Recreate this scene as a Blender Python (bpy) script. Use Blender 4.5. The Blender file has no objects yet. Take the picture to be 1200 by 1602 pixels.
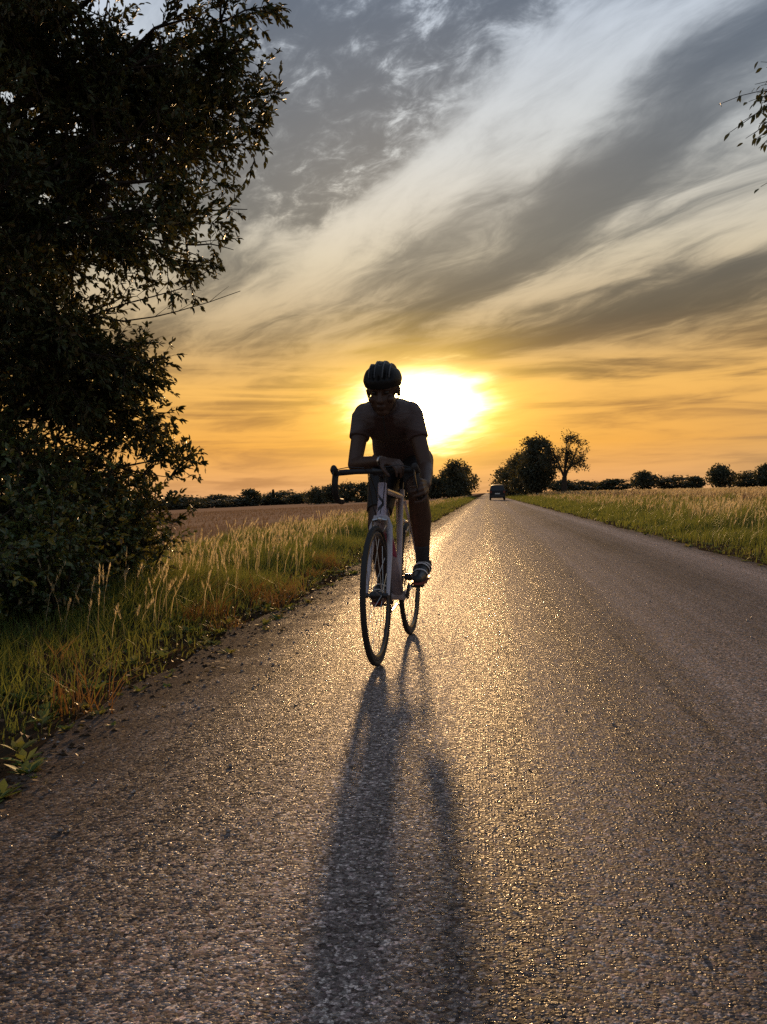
import bpy, bmesh, math, random
import numpy as np
from mathutils import Vector, Matrix

SC = bpy.context.scene
COL = SC.collection
RAD = math.radians

# ------------------------------------------------------------------ camera
cd = bpy.data.cameras.new('camera')
cam = bpy.data.objects.new('camera', cd)
COL.objects.link(cam)
psi, pit, rol = RAD(6.32), RAD(1.044), RAD(1.2)
Fv = Vector((-math.sin(psi) * math.cos(pit), math.cos(psi) * math.cos(pit), -math.sin(pit)))
Rv = Vector((math.cos(psi), math.sin(psi), 0))
Uv = Rv.cross(Fv)
R2 = Rv * math.cos(rol) - Uv * math.sin(rol)
U2 = Uv * math.cos(rol) + Rv * math.sin(rol)
M = Matrix.Identity(4)
for i in range(3):
    M[i][0] = R2[i]; M[i][1] = U2[i]; M[i][2] = -Fv[i]
M[0][3], M[1][3], M[2][3] = 0, 0, 0.84
cam.matrix_world = M
cd.sensor_fit = 'VERTICAL'
cd.sensor_height = 24.0
cd.lens = 24.0 * 1460 / 1602
cd.clip_start = 0.05
cd.clip_end = 6000
SC.camera = cam

# ------------------------------------------------------------------ exposure, world, sun
EXPO = 0.9
SKYMUL = 2.0 ** (-EXPO)
SUN_AZ, SUN_EL = -5.0, 9.6           # degrees; azimuth from +Y towards +X
vs = SC.view_settings
vs.view_transform = 'Standard'
vs.look = 'None'
vs.gamma = 1.0
vs.exposure = EXPO
vs.use_curve_mapping = False
SC.render.engine = 'CYCLES'
SC.cycles.use_denoising = False
SC.cycles.max_bounces = 6
SC.cycles.transparent_max_bounces = 4
SC.cycles.caustics_reflective = False
SC.cycles.caustics_refractive = False


class NT:
    """small wrapper for writing node trees as expressions"""
    def __init__(s, tree):
        s.t = tree; s.n = tree.nodes; s.l = tree.links

    def node(s, typ, **kw):
        n = s.n.new(typ)
        for k, v in kw.items():
            setattr(n, k, v)
        return n

    def put(s, sock, v):
        if v is None:
            return
        if isinstance(v, bpy.types.NodeSocket):
            s.l.new(v, sock)
        else:
            if isinstance(v, (tuple, list)) and sock.type == 'RGBA' and len(v) == 3:
                v = (*v, 1)
            sock.default_value = v

    def m(s, op, a, b=None, c=None, clamp=False):
        n = s.node('ShaderNodeMath', operation=op, use_clamp=clamp)
        for i, v in enumerate((a, b, c)):
            s.put(n.inputs[i], v)
        return n.outputs[0]

    def add(s, a, b): return s.m('ADD', a, b)
    def sub(s, a, b): return s.m('SUBTRACT', a, b)
    def mul(s, a, b): return s.m('MULTIPLY', a, b)
    def div(s, a, b): return s.m('DIVIDE', a, b)

    def gauss(s, x, c, w):
        d = s.div(s.sub(x, c), w)
        return s.m('EXPONENT', s.mul(s.mul(d, d), -1.0))

    def smooth(s, x, a, b):
        n = s.node('ShaderNodeMapRange', interpolation_type='SMOOTHSTEP')
        s.put(n.inputs[0], x); n.inputs[1].default_value = a; n.inputs[2].default_value = b
        n.inputs[3].default_value = 0; n.inputs[4].default_value = 1
        return n.outputs[0]

    def rng(s, x, a, b, c, d):
        n = s.node('ShaderNodeMapRange')
        s.put(n.inputs[0], x)
        for i, v in enumerate((a, b, c, d)):
            n.inputs[i + 1].default_value = v
        return n.outputs[0]

    def xyz(s, x=0.0, y=0.0, z=0.0):
        n = s.node('ShaderNodeCombineXYZ')
        for i, v in enumerate((x, y, z)):
            s.put(n.inputs[i], v)
        return n.outputs[0]

    def sep(s, v):
        n = s.node('ShaderNodeSeparateXYZ'); s.put(n.inputs[0], v)
        return n.outputs

    def vm(s, op, a, b=None, scale=None):
        n = s.node('ShaderNodeVectorMath', operation=op)
        s.put(n.inputs[0], a)
        if b is not None: s.put(n.inputs[1], b)
        if scale is not None: s.put(n.inputs['Scale'], scale)
        return n.outputs['Value'] if op in ('DOT_PRODUCT', 'LENGTH') else n.outputs[0]

    def noise(s, vec, scale, detail=4.0, rough=0.55, dist=0.0, lac=2.0):
        n = s.node('ShaderNodeTexNoise')
        s.put(n.inputs['Vector'], vec)
        s.put(n.inputs['Scale'], scale); s.put(n.inputs['Detail'], detail); s.put(n.inputs['Roughness'], rough)
        s.put(n.inputs['Distortion'], dist); s.put(n.inputs['Lacunarity'], lac)
        return n.outputs[0]

    def vor(s, vec, scale, feature='F1'):
        n = s.node('ShaderNodeTexVoronoi', feature=feature)
        s.put(n.inputs['Vector'], vec); s.put(n.inputs['Scale'], scale)
        return n.outputs

    def ramp(s, fac, stops, interp='LINEAR'):
        n = s.node('ShaderNodeValToRGB')
        cr = n.color_ramp; cr.interpolation = interp
        while len(cr.elements) < len(stops): cr.elements.new(0.5)
        for e, (p, c) in zip(cr.elements, stops):
            e.position = p
            e.color = (c, c, c, 1) if isinstance(c, (int, float)) else (*c, 1)
        s.put(n.inputs[0], fac)
        return n.outputs[0]

    def mix(s, fac, a, b, blend='MIX'):
        n = s.node('ShaderNodeMix', data_type='RGBA', blend_type=blend)
        s.put(n.inputs['Factor'], fac); s.put(n.inputs[6], a); s.put(n.inputs[7], b)
        return n.outputs[2]

    def attr(s, name):
        n = s.node('ShaderNodeAttribute', attribute_name=name)
        return n.outputs['Fac']


def build_world():
    w = bpy.data.worlds.new('World'); SC.world = w
    w.use_nodes = True
    nt = NT(w.node_tree); nt.n.clear()
    out = nt.node('ShaderNodeOutputWorld')
    bg = nt.node('ShaderNodeBackground')
    nt.l.new(bg.outputs[0], out.inputs[0])
    tc = nt.node('ShaderNodeTexCoord')
    d = nt.vm('NORMALIZE', tc.outputs['Generated'])
    dx, dy, dz = nt.sep(d)
    el = nt.mul(nt.m('ARCSINE', dz), 57.2958)
    az = nt.mul(nt.m('ARCTAN2', dx, dy), 57.2958)
    da = nt.sub(az, SUN_AZ)
    elc = nt.m('MAXIMUM', el, 0.0)
    # cloud sheet: direction projected on a high curved layer
    k = nt.div(1.0, nt.add(nt.m('MAXIMUM', dz, 0.0), 0.10))
    px, py = nt.mul(dx, k), nt.mul(dy, k)
    A = RAD(-35)
    u = nt.add(nt.mul(px, math.cos(A)), nt.mul(py, -math.sin(A)))
    v = nt.add(nt.mul(px, math.sin(A)), nt.mul(py, math.cos(A)))
    warp = nt.sub(nt.noise(nt.xyz(nt.mul(u, 0.9), nt.mul(v, 0.6), 3.1), 1.0, 3, .5), 0.5)
    warp2 = nt.sub(nt.noise(nt.xyz(nt.mul(u, 3.2), nt.mul(v, 1.6), 9.1), 1.0, 4, .55), 0.5)
    uw = nt.add(nt.add(u, nt.mul(warp, 0.35)), nt.mul(warp2, 0.16))
    # wisps: streaked noise along the drift
    wis = nt.noise(nt.xyz(nt.mul(uw, 3.0), nt.mul(v, 0.75), 1.7), 1.0, 7, .58, .6)
    fine = nt.noise(nt.xyz(nt.mul(uw, 8.0), nt.mul(v, 2.6), 5.5), 1.0, 6, .62, .5)
    big = nt.noise(nt.xyz(nt.mul(uw, 1.1), nt.mul(v, 0.45), 7.7), 1.0, 4, .5)
    # mottled bank of small clouds, high up
    mot = nt.noise(nt.xyz(nt.mul(u, 15.0), nt.mul(v, 9.0), 2.2), 1.0, 5, .65, .4)
    bank = nt.mul(nt.smooth(uw, 0.44, 0.66), nt.sub(1.0, nt.smooth(uw, 0.98, 1.16)))
    bank = nt.mul(bank, nt.mul(nt.smooth(v, 0.9, 1.35), nt.sub(1.0, nt.smooth(v, 2.15, 2.5))))
    L = nt.add(nt.mul(nt.sub(wis, 0.5), 1.7), nt.mul(nt.sub(fine, 0.5), 1.35))
    L = nt.add(L, nt.mul(nt.sub(big, 0.5), 0.7))
    L = nt.add(L, 0.50)
    def band(c, wdt, amp, v0, v1, slope=0.0, fade=0.5):
        g = nt.gauss(nt.sub(uw, nt.mul(nt.sub(v, 2.0), slope)), c, wdt)
        g = nt.mul(g, nt.mul(nt.smooth(v, v0, v0 + fade), nt.sub(1.0, nt.smooth(v, v1 - fade, v1))))
        return nt.mul(g, amp)
    for args in BANDS:
        L = nt.add(L, band(*args))
    L = nt.sub(L, nt.mul(bank, 0.52))
    L = nt.add(L, nt.mul(nt.mul(nt.sub(mot, 0.5), bank), 3.6))
    # thin level cloud bars low over the horizon
    low = nt.noise(nt.xyz(nt.mul(az, 0.11), nt.mul(el, 1.05), 4.4), 1.0, 5, .55, .5)
    lowm = nt.sub(1.0, nt.smooth(el, 6.5, 10.5))
    L = nt.add(nt.mul(L, nt.sub(1.0, nt.mul(lowm, 0.72))), nt.mul(lowm, nt.add(nt.mul(nt.sub(low, 0.5), 3.2), 0.52)))
    L = nt.div(1.0, nt.add(1.0, nt.m('EXPONENT', nt.mul(nt.sub(L, 0.49), -5.6))))
    e45 = nt.m('MINIMUM', nt.div(elc, 45.0), 1.0)
    s = lambda x: x / 45.0
    dark = nt.ramp(e45, [(0, (.56, .27, .105)), (s(3.5), (.52, .24, .065)), (s(7), (.27, .155, .062)), (s(10.5), (.14, .108, .068)),
                         (s(15), (.105, .107, .100)), (s(20), (.088, .105, .128)), (s(28), (.095, .13, .19)), (1, (.10, .15, .24))])
    light = nt.ramp(e45, [(0, (.84, .43, .18)), (s(3), (.95, .45, .085)), (s(6.5), (.95, .52, .13)), (s(9.5), (.64, .44, .21)),
                          (s(14), (.70, .60, .43)), (s(20), (.72, .74, .73)), (s(28), (.68, .77, .90)), (1, (.44, .52, .64))])
    col = nt.mix(L, dark, light)
    # Nishita clear sky behind the thin parts of the cloud
    ns = nt.node('ShaderNodeTexSky', sky_type='NISHITA')
    ns.sun_disc = False
    ns.sun_elevation = RAD(SUN_EL)
    ns.sun_rotation = RAD(SUN_AZ)
    nis = nt.mix(1.0, ns.outputs[0], (0.06, 0.06, 0.06), 'MULTIPLY')
    thin = nt.mul(nt.smooth(el, 8.0, 22.0), 0.22)
    col = nt.mix(thin, col, nis)
    # to the sides and behind the camera the sky turns dimmer and bluer
    cosd = nt.m('COSINE', nt.mul(da, 0.0174533))
    away = nt.mul(nt.sub(1.0, nt.smooth(cosd, -0.6, 0.95)), nt.sub(1.0, nt.mul(nt.smooth(dz, .25, .95), 0.6)))
    ecol = nt.ramp(e45, [(0, (.34, .30, .30)), (s(6), (.34, .33, .34)), (s(20), (.25, .28, .34)), (1, (.20, .25, .34))])
    col = nt.mix(away, col, ecol)
    side = nt.mul(nt.smooth(nt.m('ABSOLUTE', da), 11.0, 26.0), nt.sub(1.0, nt.smooth(el, 1.0, 9.0)))
    col = nt.mix(nt.mul(side, 0.50), col, (.48, .33, .16))
    # sunlit veil around the sun
    qn = nt.add(nt.mul(nt.sub(low, 0.5), 2.2), nt.mul(nt.sub(fine, .5), 1.2))
    de = nt.sub(el, SUN_EL - 4.2)
    ax = nt.mul(nt.sub(da, 1.1), 0.55)
    q = nt.m('SQRT', nt.add(nt.mul(ax, ax), nt.mul(de, de)))
    q = nt.m('MAXIMUM', nt.add(q, nt.mul(qn, nt.smooth(q, 0.6, 3.0))), 0.0)
    g1 = nt.mul(nt.m('EXPONENT', nt.mul(nt.m('POWER', nt.div(q, 1.26), 2.0), -1.0)), 34.0)
    g2 = nt.mul(nt.m('EXPONENT', nt.mul(nt.m('POWER', nt.div(q, 3.4), 2.0), -1.0)), 0.95)
    core = nt.mix(1.0, (1.0, .74, .34), nt.xyz(g1, g1, g1), 'MULTIPLY')
    halo = nt.mix(1.0, (1.0, .60, .05), nt.xyz(g2, g2, g2), 'MULTIPLY')
    col = nt.mix(1.0, col, core, 'ADD')
    col = nt.mix(1.0, col, halo, 'ADD')
    # below the horizon: the earth's own dull tone
    col = nt.mix(nt.smooth(el, -1.2, -0.2), (.07, .055, .035), col)
    nt.put(bg.inputs[0], col)
    bg.inputs[1].default_value = SKYMUL
    w.cycles.sampling_method = 'MANUAL'
    w.cycles.sample_map_resolution = 2048


#        centre, width, amount, from v, to v
BANDS = [(1.22, .13, .46, .9, 3.6, -.1), (1.60, .12, -.66, .5, 4.0, .24), (1.42, .06, .25, .9, 2.6, .2), (2.02, .14, .34, 1.0, 4.2, -.1), (2.44, .24, -.60, 1.6, 5.4, -.1),
         (0.95, .16, -.30, 2.4, 4.8), (3.1, .3, .25, 2.5, 6.0), (0.33, .13, .42, .8, 2.8)]
build_world()

sun_dir = Vector((math.sin(RAD(SUN_AZ)) * math.cos(RAD(SUN_EL)), math.cos(RAD(SUN_AZ)) * math.cos(RAD(SUN_EL)), math.sin(RAD(SUN_EL))))
sl = bpy.data.lights.new('sun', 'SUN')
sl.energy = 2.7
sl.angle = RAD(2.1)
sl.color = (1.0, 0.60, 0.27)
so = bpy.data.objects.new('sun', sl)
COL.objects.link(so)
so.rotation_euler = sun_dir.to_track_quat('Z', 'Y').to_euler()
so.location = (-6, 70, 9)

# ------------------------------------------------------------------ helpers
def tag(o, label=None, cat=None, group=None, kind=None):
    if label: o['label'] = label
    if cat: o['category'] = cat
    if group: o['group'] = group
    if kind: o['kind'] = kind
    return o


def link(name, me, parent=None, mat=None):
    o = bpy.data.objects.new(name, me)
    COL.objects.link(o)
    if mat is not None and me is not None:
        me.materials.clear(); me.materials.append(mat)
    if parent is not None: o.parent = parent
    return o


def empty(name, loc=(0, 0, 0), rz=0.0):
    o = bpy.data.objects.new(name, None)
    COL.objects.link(o)
    o.location = loc; o.rotation_euler = (0, 0, rz)
    o.empty_display_size = 0.2
    return o


def npmesh(name, V, F, tint=None, smooth=False):
    """V (n,3), F (m,k) arrays"""
    V = np.asarray(V, np.float32); F = np.asarray(F, np.int32)
    k = F.shape[1]
    me = bpy.data.meshes.new(name)
    me.vertices.add(len(V)); me.vertices.foreach_set('co', V.ravel())
    me.loops.add(F.size); me.loops.foreach_set('vertex_index', F.ravel())
    me.polygons.add(len(F))
    me.polygons.foreach_set('loop_start', np.arange(0, F.size, k, dtype=np.int32))
    me.polygons.foreach_set('loop_total', np.full(len(F), k, np.int32))
    if smooth: me.polygons.foreach_set('use_smooth', np.ones(len(F), bool))
    if tint is not None:
        a = me.attributes.new('tint', 'FLOAT', 'POINT')
        a.data.foreach_set('value', np.asarray(tint, np.float32))
    me.update(calc_edges=True); me.validate()
    return me


class MB:
    """collects closed shapes and makes ONE mesh of them"""
    def __init__(s): s.v = []; s.f = []

    def addvf(s, V, F):
        o = len(s.v)
        s.v += [tuple(map(float, p)) for p in V]
        s.f += [tuple(i + o for i in f) for f in F]
        return s

    def tube(s, pts, r, n=8, caps=True, squash=None):
        pts = [Vector(p) for p in pts]
        if not hasattr(r, '__len__'): r = [r] * len(pts)
        V = []; F = []
        t0 = (pts[1] - pts[0]).normalized()
        ref = Vector((0, 0, 1)) if abs(t0.z) < .9 else Vector((1, 0, 0))
        a = t0.cross(ref).normalized()
        for i, p in enumerate(pts):
            t = (pts[min(i + 1, len(pts) - 1)] - pts[max(i - 1, 0)]).normalized()
            a = (a - t * a.dot(t)).normalized()
            b = t.cross(a)
            ra, rb = (r[i], r[i]) if squash is None else (r[i] * squash[0], r[i] * squash[1])
            for j in range(n):
                q = 2 * math.pi * j / n
                V.append(p + a * (ra * math.cos(q)) + b * (rb * math.sin(q)))
        for i in range(len(pts) - 1):
            for j in range(n):
                F.append((i * n + j, i * n + (j + 1) % n, (i + 1) * n + (j + 1) % n, (i + 1) * n + j))
        if caps:
            F.append(tuple(reversed(range(n)))); F.append(tuple(range((len(pts) - 1) * n, len(pts) * n)))
        return s.addvf(V, F)

    def box(s, c, size, rot=None):
        c = Vector(c); h = [x / 2 for x in size]
        V = [Vector((sx * h[0], sy * h[1], sz * h[2])) for sx in (-1, 1) for sy in (-1, 1) for sz in (-1, 1)]
        if rot is not None: V = [rot @ p for p in V]
        V = [p + c for p in V]
        return s.addvf(V, [(0, 1, 3, 2), (4, 6, 7, 5), (0, 4, 5, 1), (2, 3, 7, 6), (0, 2, 6, 4), (1, 5, 7, 3)])

    def ellip(s, c, r, nu=20, nv=12, rot=None):
        c = Vector(c)
        if not hasattr(r, '__len__'): r = (r, r, r)
        V = []; F = []
        for i in range(1, nv):
            th = math.pi * i / nv
            for j in range(nu):
                ph = 2 * math.pi * j / nu
                p = Vector((r[0] * math.sin(th) * math.cos(ph), r[1] * math.sin(th) * math.sin(ph), r[2] * math.cos(th)))
                V.append(p)
        V.append(Vector((0, 0, r[2]))); V.append(Vector((0, 0, -r[2])))
        if rot is not None: V = [rot @ p for p in V]
        V = [p + c for p in V]
        for i in range(nv - 2):
            for j in range(nu):
                F.append((i * nu + j, (i + 1) * nu + j, (i + 1) * nu + (j + 1) % nu, i * nu + (j + 1) % nu))
        T = (nv - 1) * nu
        for j in range(nu):
            F.append((T, j, (j + 1) % nu)); F.append((T + 1, (nv - 2) * nu + (j + 1) % nu, (nv - 2) * nu + j))
        return s.addvf(V, F)

    def capsule(s, p0, p1, r0, r1, n=16, m=5):
        p0, p1 = Vector(p0), Vector(p1)
        t = (p1 - p0).normalized()
        pts = []; rr = []
        for i in range(m):
            q = math.pi / 2 * (i + .15) / m
            pts.append(p0 - t * (r0 * math.cos(q))); rr.append(r0 * math.sin(q))
        pts.append(p0); rr.append(r0); pts.append(p1); rr.append(r1)
        for i in reversed(range(m)):
            q = math.pi / 2 * (i + .15) / m
            pts.append(p1 + t * (r1 * math.cos(q))); rr.append(r1 * math.sin(q))
        return s.tube(pts, rr, n)

    def chain(s, pts, rr, n=16):
        for i in range(len(pts) - 1): s.capsule(pts[i], pts[i + 1], rr[i], rr[i + 1], n)
        return s

    def torus(s, c, R, r, ax=1, nu=56, nv=10, rz=None):
        """ring in the plane perpendicular to axis ax (default Y); r radial, rz axial"""
        rz = rz or r
        V = []; F = []
        for i in range(nu):
            q = 2 * math.pi * i / nu
            for j in range(nv):
                w = 2 * math.pi * j / nv
                rad = R + r * math.cos(w); off = rz * math.sin(w)
                V.append((c[0] + rad * math.cos(q), c[1] + off, c[2] + rad * math.sin(q)))
        for i in range(nu):
            for j in range(nv):
                F.append((i * nv + j, i * nv + (j + 1) % nv, ((i + 1) % nu) * nv + (j + 1) % nv, ((i + 1) % nu) * nv + j))
        return s.addvf(V, F)

    def mesh(s, name, smooth=True):
        me = bpy.data.meshes.new(name)
        me.from_pydata(s.v, [], s.f)
        me.update()
        bm = bmesh.new(); bm.from_mesh(me)
        bmesh.ops.recalc_face_normals(bm, faces=bm.faces)
        bm.to_mesh(me); bm.free()
        if smooth:
            me.polygons.foreach_set('use_smooth', [True] * len(me.polygons))
            me.set_sharp_from_angle(angle=RAD(42))
        return me

    def build(s, name, mat, parent=None, smooth=True):
        return link(name, s.mesh(name, smooth), parent, mat)

    def remesh(s, name, mat, parent=None, voxel=.005, smooth=4):
        me = bpy.data.meshes.new(name + '_src'); me.from_pydata(s.v, [], s.f); me.update()
        bm = bmesh.new(); bm.from_mesh(me); bmesh.ops.recalc_face_normals(bm, faces=bm.faces); bm.to_mesh(me); bm.free()
        t = bpy.data.objects.new(name + '_src', me); COL.objects.link(t)
        md = t.modifiers.new('r', 'REMESH'); md.mode = 'VOXEL'; md.voxel_size = voxel; md.use_smooth_shade = True
        if smooth:
            ms = t.modifiers.new('s', 'SMOOTH'); ms.factor = .5; ms.iterations = smooth
        dg = bpy.context.evaluated_depsgraph_get(); dg.update()
        m2 = bpy.data.meshes.new_from_object(t.evaluated_get(dg))
        bpy.data.objects.remove(t); bpy.data.meshes.remove(me)
        m2.name = name
        m2.polygons.foreach_set('use_smooth', [True] * len(m2.polygons))
        return link(name, m2, parent, mat)


# ------------------------------------------------------------------ materials
def mat_new(name):
    m = bpy.data.materials.new(name); m.use_nodes = True
    nt = NT(m.node_tree); nt.n.clear()
    out = nt.node('ShaderNodeOutputMaterial')
    return m, nt, out


def mat(name, col, rough=.5, metal=0.0, spec=.5, var=.15, vscale=30.0, bump=0.0, bscale=120.0, coat=0.0):
    m, nt, out = mat_new(name)
    b = nt.node('ShaderNodeBsdfPrincipled')
    nt.l.new(b.outputs[0], out.inputs[0])
    tc = nt.node('ShaderNodeTexCoord').outputs['Object']
    n = nt.noise(tc, vscale, 4)
    c2 = tuple(x * (1 - var) for x in col); c3 = tuple(min(1, x * (1 + var)) for x in col)
    nt.put(b.inputs['Base Color'], nt.ramp(n, [(.3, c2), (.7, c3)]))
    nt.put(b.inputs['Roughness'], nt.rng(n, .3, .7, max(.02, rough - .06), min(1, rough + .06)))
    b.inputs['Metallic'].default_value = metal
    b.inputs['Specular IOR Level'].default_value = spec
    b.inputs['Coat Weight'].default_value = coat
    if bump:
        bp = nt.node('ShaderNodeBump'); bp.inputs['Strength'].default_value = .5; bp.inputs['Distance'].default_value = bump
        nt.put(bp.inputs['Height'], nt.noise(tc, bscale, 3)); nt.put(b.inputs['Normal'], bp.outputs[0])
    return m


def leaf_mat(name, stops, transl=.3, rough=.5, spec=.3, tcol=(.35, .30, .04)):
    """foliage: colour by each leaf's own tint, light passing through"""
    m, nt, out = mat_new(name)
    b = nt.node('ShaderNodeBsdfPrincipled')
    t = nt.attr('tint')
    nt.put(b.inputs['Base Color'], nt.ramp(t, stops))
    b.inputs['Roughness'].default_value = rough
    b.inputs['Specular IOR Level'].default_value = spec
    tr = nt.node('ShaderNodeBsdfTranslucent')
    nt.put(tr.inputs[0], nt.mix(.5, nt.ramp(t, stops), tcol))
    mx = nt.node('ShaderNodeMixShader'); mx.inputs[0].default_value = transl
    nt.l.new(b.outputs[0], mx.inputs[1]); nt.l.new(tr.outputs[0], mx.inputs[2])
    nt.l.new(mx.outputs[0], out.inputs[0])
    return m


def road_material():
    m, nt, out = mat_new('chip_seal_asphalt')
    b = nt.node('ShaderNodeBsdfPrincipled')
    df = nt.node('ShaderNodeBsdfDiffuse'); mx = nt.node('ShaderNodeMixShader'); mx.inputs[0].default_value = .25
    nt.l.new(df.outputs[0], mx.inputs[1]); nt.l.new(b.outputs[0], mx.inputs[2]); nt.l.new(mx.outputs[0], out.inputs[0])
    P = nt.node('ShaderNodeTexCoord').outputs['Object']
    x, y, z = nt.sep(P)
    wob = nt.sub(nt.noise(nt.xyz(nt.mul(x, .4), nt.mul(y, .12), 0.0), 1.0, 3), .5)
    xw = nt.add(x, nt.mul(wob, .35))
    v1 = nt.vor(P, 118.0)
    v2 = nt.vor(P, 260.0)
    r1, g1, b1 = nt.sep(v1['Color'])
    r2, g2, b2 = nt.sep(v2['Color'])
    # wear along the lanes, plus a right-hand band painted pale for reflected sky
    lane = nt.noise(nt.xyz(nt.mul(xw, 3.4), nt.mul(y, .045), 2.0), 1.0, 5, .6)
    patch = nt.noise(nt.xyz(nt.mul(x, .9), nt.mul(y, .25), 6.0), 1.0, 4, .55)
    shade = nt.add(nt.add(nt.mul(nt.sub(lane, .5), 1.6), nt.mul(nt.sub(patch, .5), .7)), 1.0)
    streak = nt.noise(nt.xyz(nt.mul(xw, 11.0), nt.mul(y, .05), 8.0), 1.0, 3, .6)
    shade = nt.add(shade, nt.mul(nt.sub(streak, .5), .8))
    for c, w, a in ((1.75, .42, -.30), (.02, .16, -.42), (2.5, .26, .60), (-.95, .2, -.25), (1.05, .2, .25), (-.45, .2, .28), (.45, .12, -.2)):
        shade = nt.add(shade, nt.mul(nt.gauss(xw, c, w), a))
    # tarred seams
    jit = nt.mul(nt.sub(nt.noise(nt.xyz(0.0, nt.mul(y, 1.3), 1.0), 1.0, 6, .65), .5), .16)
    brk = nt.smooth(nt.noise(nt.xyz(0.0, nt.mul(y, .8), 9.0), 1.0, 3), .42, .56)
    seam = nt.mul(nt.gauss(nt.add(x, jit), .72, .018), brk)
    jit2 = nt.mul(nt.sub(nt.noise(nt.xyz(3.0, nt.mul(y, .9), 4.0), 1.0, 6, .65), .5), .22)
    brk2 = nt.smooth(nt.noise(nt.xyz(5.0, nt.mul(y, .6), 2.0), 1.0, 3), .45, .6)
    seam = nt.m('MAXIMUM', seam, nt.mul(nt.gauss(nt.add(x, jit2), -.98, .016), brk2))
    jit3 = nt.mul(nt.sub(nt.noise(nt.xyz(7.0, nt.mul(y, 1.0), 4.0), 1.0, 6, .65), .5), .2)
    brk3 = nt.smooth(nt.noise(nt.xyz(8.0, nt.mul(y, .7), 2.0), 1.0, 3), .48, .62)
    seam = nt.m('MAXIMUM', seam, nt.mul(nt.gauss(nt.add(x, jit3), .08, .014), brk3))
    # cracks
    wv = nt.vm('ADD', P, nt.vm('SCALE', nt.xyz(nt.noise(P, 3.0, 5), nt.noise(nt.vm('ADD', P, (7, 3, 1)), 3.0, 5), 0.0), scale=.7))
    ce = nt.vor(nt.vm('MULTIPLY', wv, (1.0, .35, 1.0)), .75, 'DISTANCE_TO_EDGE')['Distance']
    crack = nt.mul(nt.sub(1.0, nt.smooth(ce, .002, .012)), nt.smooth(nt.noise(P, .5, 3), .5, .62))
    dirt = nt.noise(P, 2.6, 6, .62)
    edge = nt.add(nt.smooth(nt.add(nt.mul(x, -1.0), nt.mul(nt.sub(dirt, .5), 1.2)), 0.85, 1.5),
                  nt.smooth(nt.add(x, nt.mul(nt.sub(dirt, .5), .9)), 2.7, 3.1))
    stone = nt.ramp(nt.add(nt.mul(r1, .62), nt.mul(r2, .38)),
                    [(.05, (.038, .032, .030)), (.35, (.102, .088, .082)), (.6, (.175, .152, .143)), (.78, (.29, .255, .24)), (.93, (.70, .63, .59))])
    hue = nt.mix(nt.mul(g1, .5), (1.02, .94, .89), nt.mix(b1, (1.18, .86, .92), (.92, 1.0, .92)))
    col = nt.mix(1.0, stone, hue, 'MULTIPLY')
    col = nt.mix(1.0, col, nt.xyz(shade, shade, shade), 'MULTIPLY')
    col = nt.mix(nt.mul(edge, .85), col, nt.mix(dirt, (.040, .027, .019), (.085, .056, .038)))
    col = nt.mix(nt.m('MAXIMUM', nt.mul(seam, .55), nt.mul(crack, .3)), col, (.022, .02, .019))
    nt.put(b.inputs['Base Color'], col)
    ro = nt.add(nt.rng(g1, 0, 1, .22, .85), nt.mul(edge, .2))
    ro = nt.add(ro, nt.rng(y, 5.0, 22.0, .0, .15))
    ro = nt.sub(ro, nt.mul(nt.sub(1.0, shade), .18))
    nt.put(b.inputs['Roughness'], ro)
    nt.put(b.inputs['Specular IOR Level'], nt.add(nt.sub(.17, nt.mul(edge, .08)), nt.mul(nt.smooth(b1, .72, .9), .45)))
    # each chip lies at its own slight tilt
    tilt = nt.vm('SCALE', nt.vm('SUBTRACT', v1['Color'], (.5, .5, .5)), scale=nt.rng(y, 5.0, 22.0, .62, .18))
    geo = nt.node('ShaderNodeNewGeometry').outputs['Normal']
    nrm = nt.vm('NORMALIZE', nt.vm('ADD', geo, tilt))
    h = nt.sub(nt.add(nt.mul(v1['Distance'], -1.0), nt.mul(v2['Distance'], -.45)), nt.mul(nt.m('MAXIMUM', seam, nt.mul(crack, .4)), .5))
    h = nt.add(h, nt.mul(nt.noise(P, 26.0, 3), .5))
    bp = nt.node('ShaderNodeBump'); bp.inputs['Strength'].default_value = .7; bp.inputs['Distance'].default_value = .0038
    nt.put(bp.inputs['Height'], h); nt.put(bp.inputs['Normal'], nrm)
    nt.put(b.inputs['Normal'], bp.outputs[0])
    nt.put(df.inputs['Normal'], bp.outputs[0]); nt.put(df.inputs['Color'], col); df.inputs['Roughness'].default_value = .6
    return m


def soil_mat(name, c0, c1, scale, stretch=(1, 1, 1), bump=.02, rough=.9, grain=40.0):
    m, nt, out = mat_new(name)
    b = nt.node('ShaderNodeBsdfPrincipled'); nt.l.new(b.outputs[0], out.inputs[0])
    P = nt.vm('MULTIPLY', nt.node('ShaderNodeTexCoord').outputs['Object'], stretch)
    n = nt.noise(P, scale, 6, .62); n2 = nt.noise(P, scale * grain, 4, .6); n3 = nt.noise(P, scale * .12, 4)
    t = nt.add(nt.add(nt.mul(n, .5), nt.mul(n2, .35)), nt.mul(nt.sub(n3, .3), .4))
    nt.put(b.inputs['Base Color'], nt.ramp(t, [(.3, c0), (.72, c1)]))
    b.inputs['Roughness'].default_value = rough
    b.inputs['Specular IOR Level'].default_value = .0
    bp = nt.node('ShaderNodeBump'); bp.inputs['Strength'].default_value = .7; bp.inputs['Distance'].default_value = bump
    nt.put(bp.inputs['Height'], nt.add(n, nt.mul(n2, .5))); nt.put(b.inputs['Normal'], bp.outputs[0])
    return m


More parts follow.
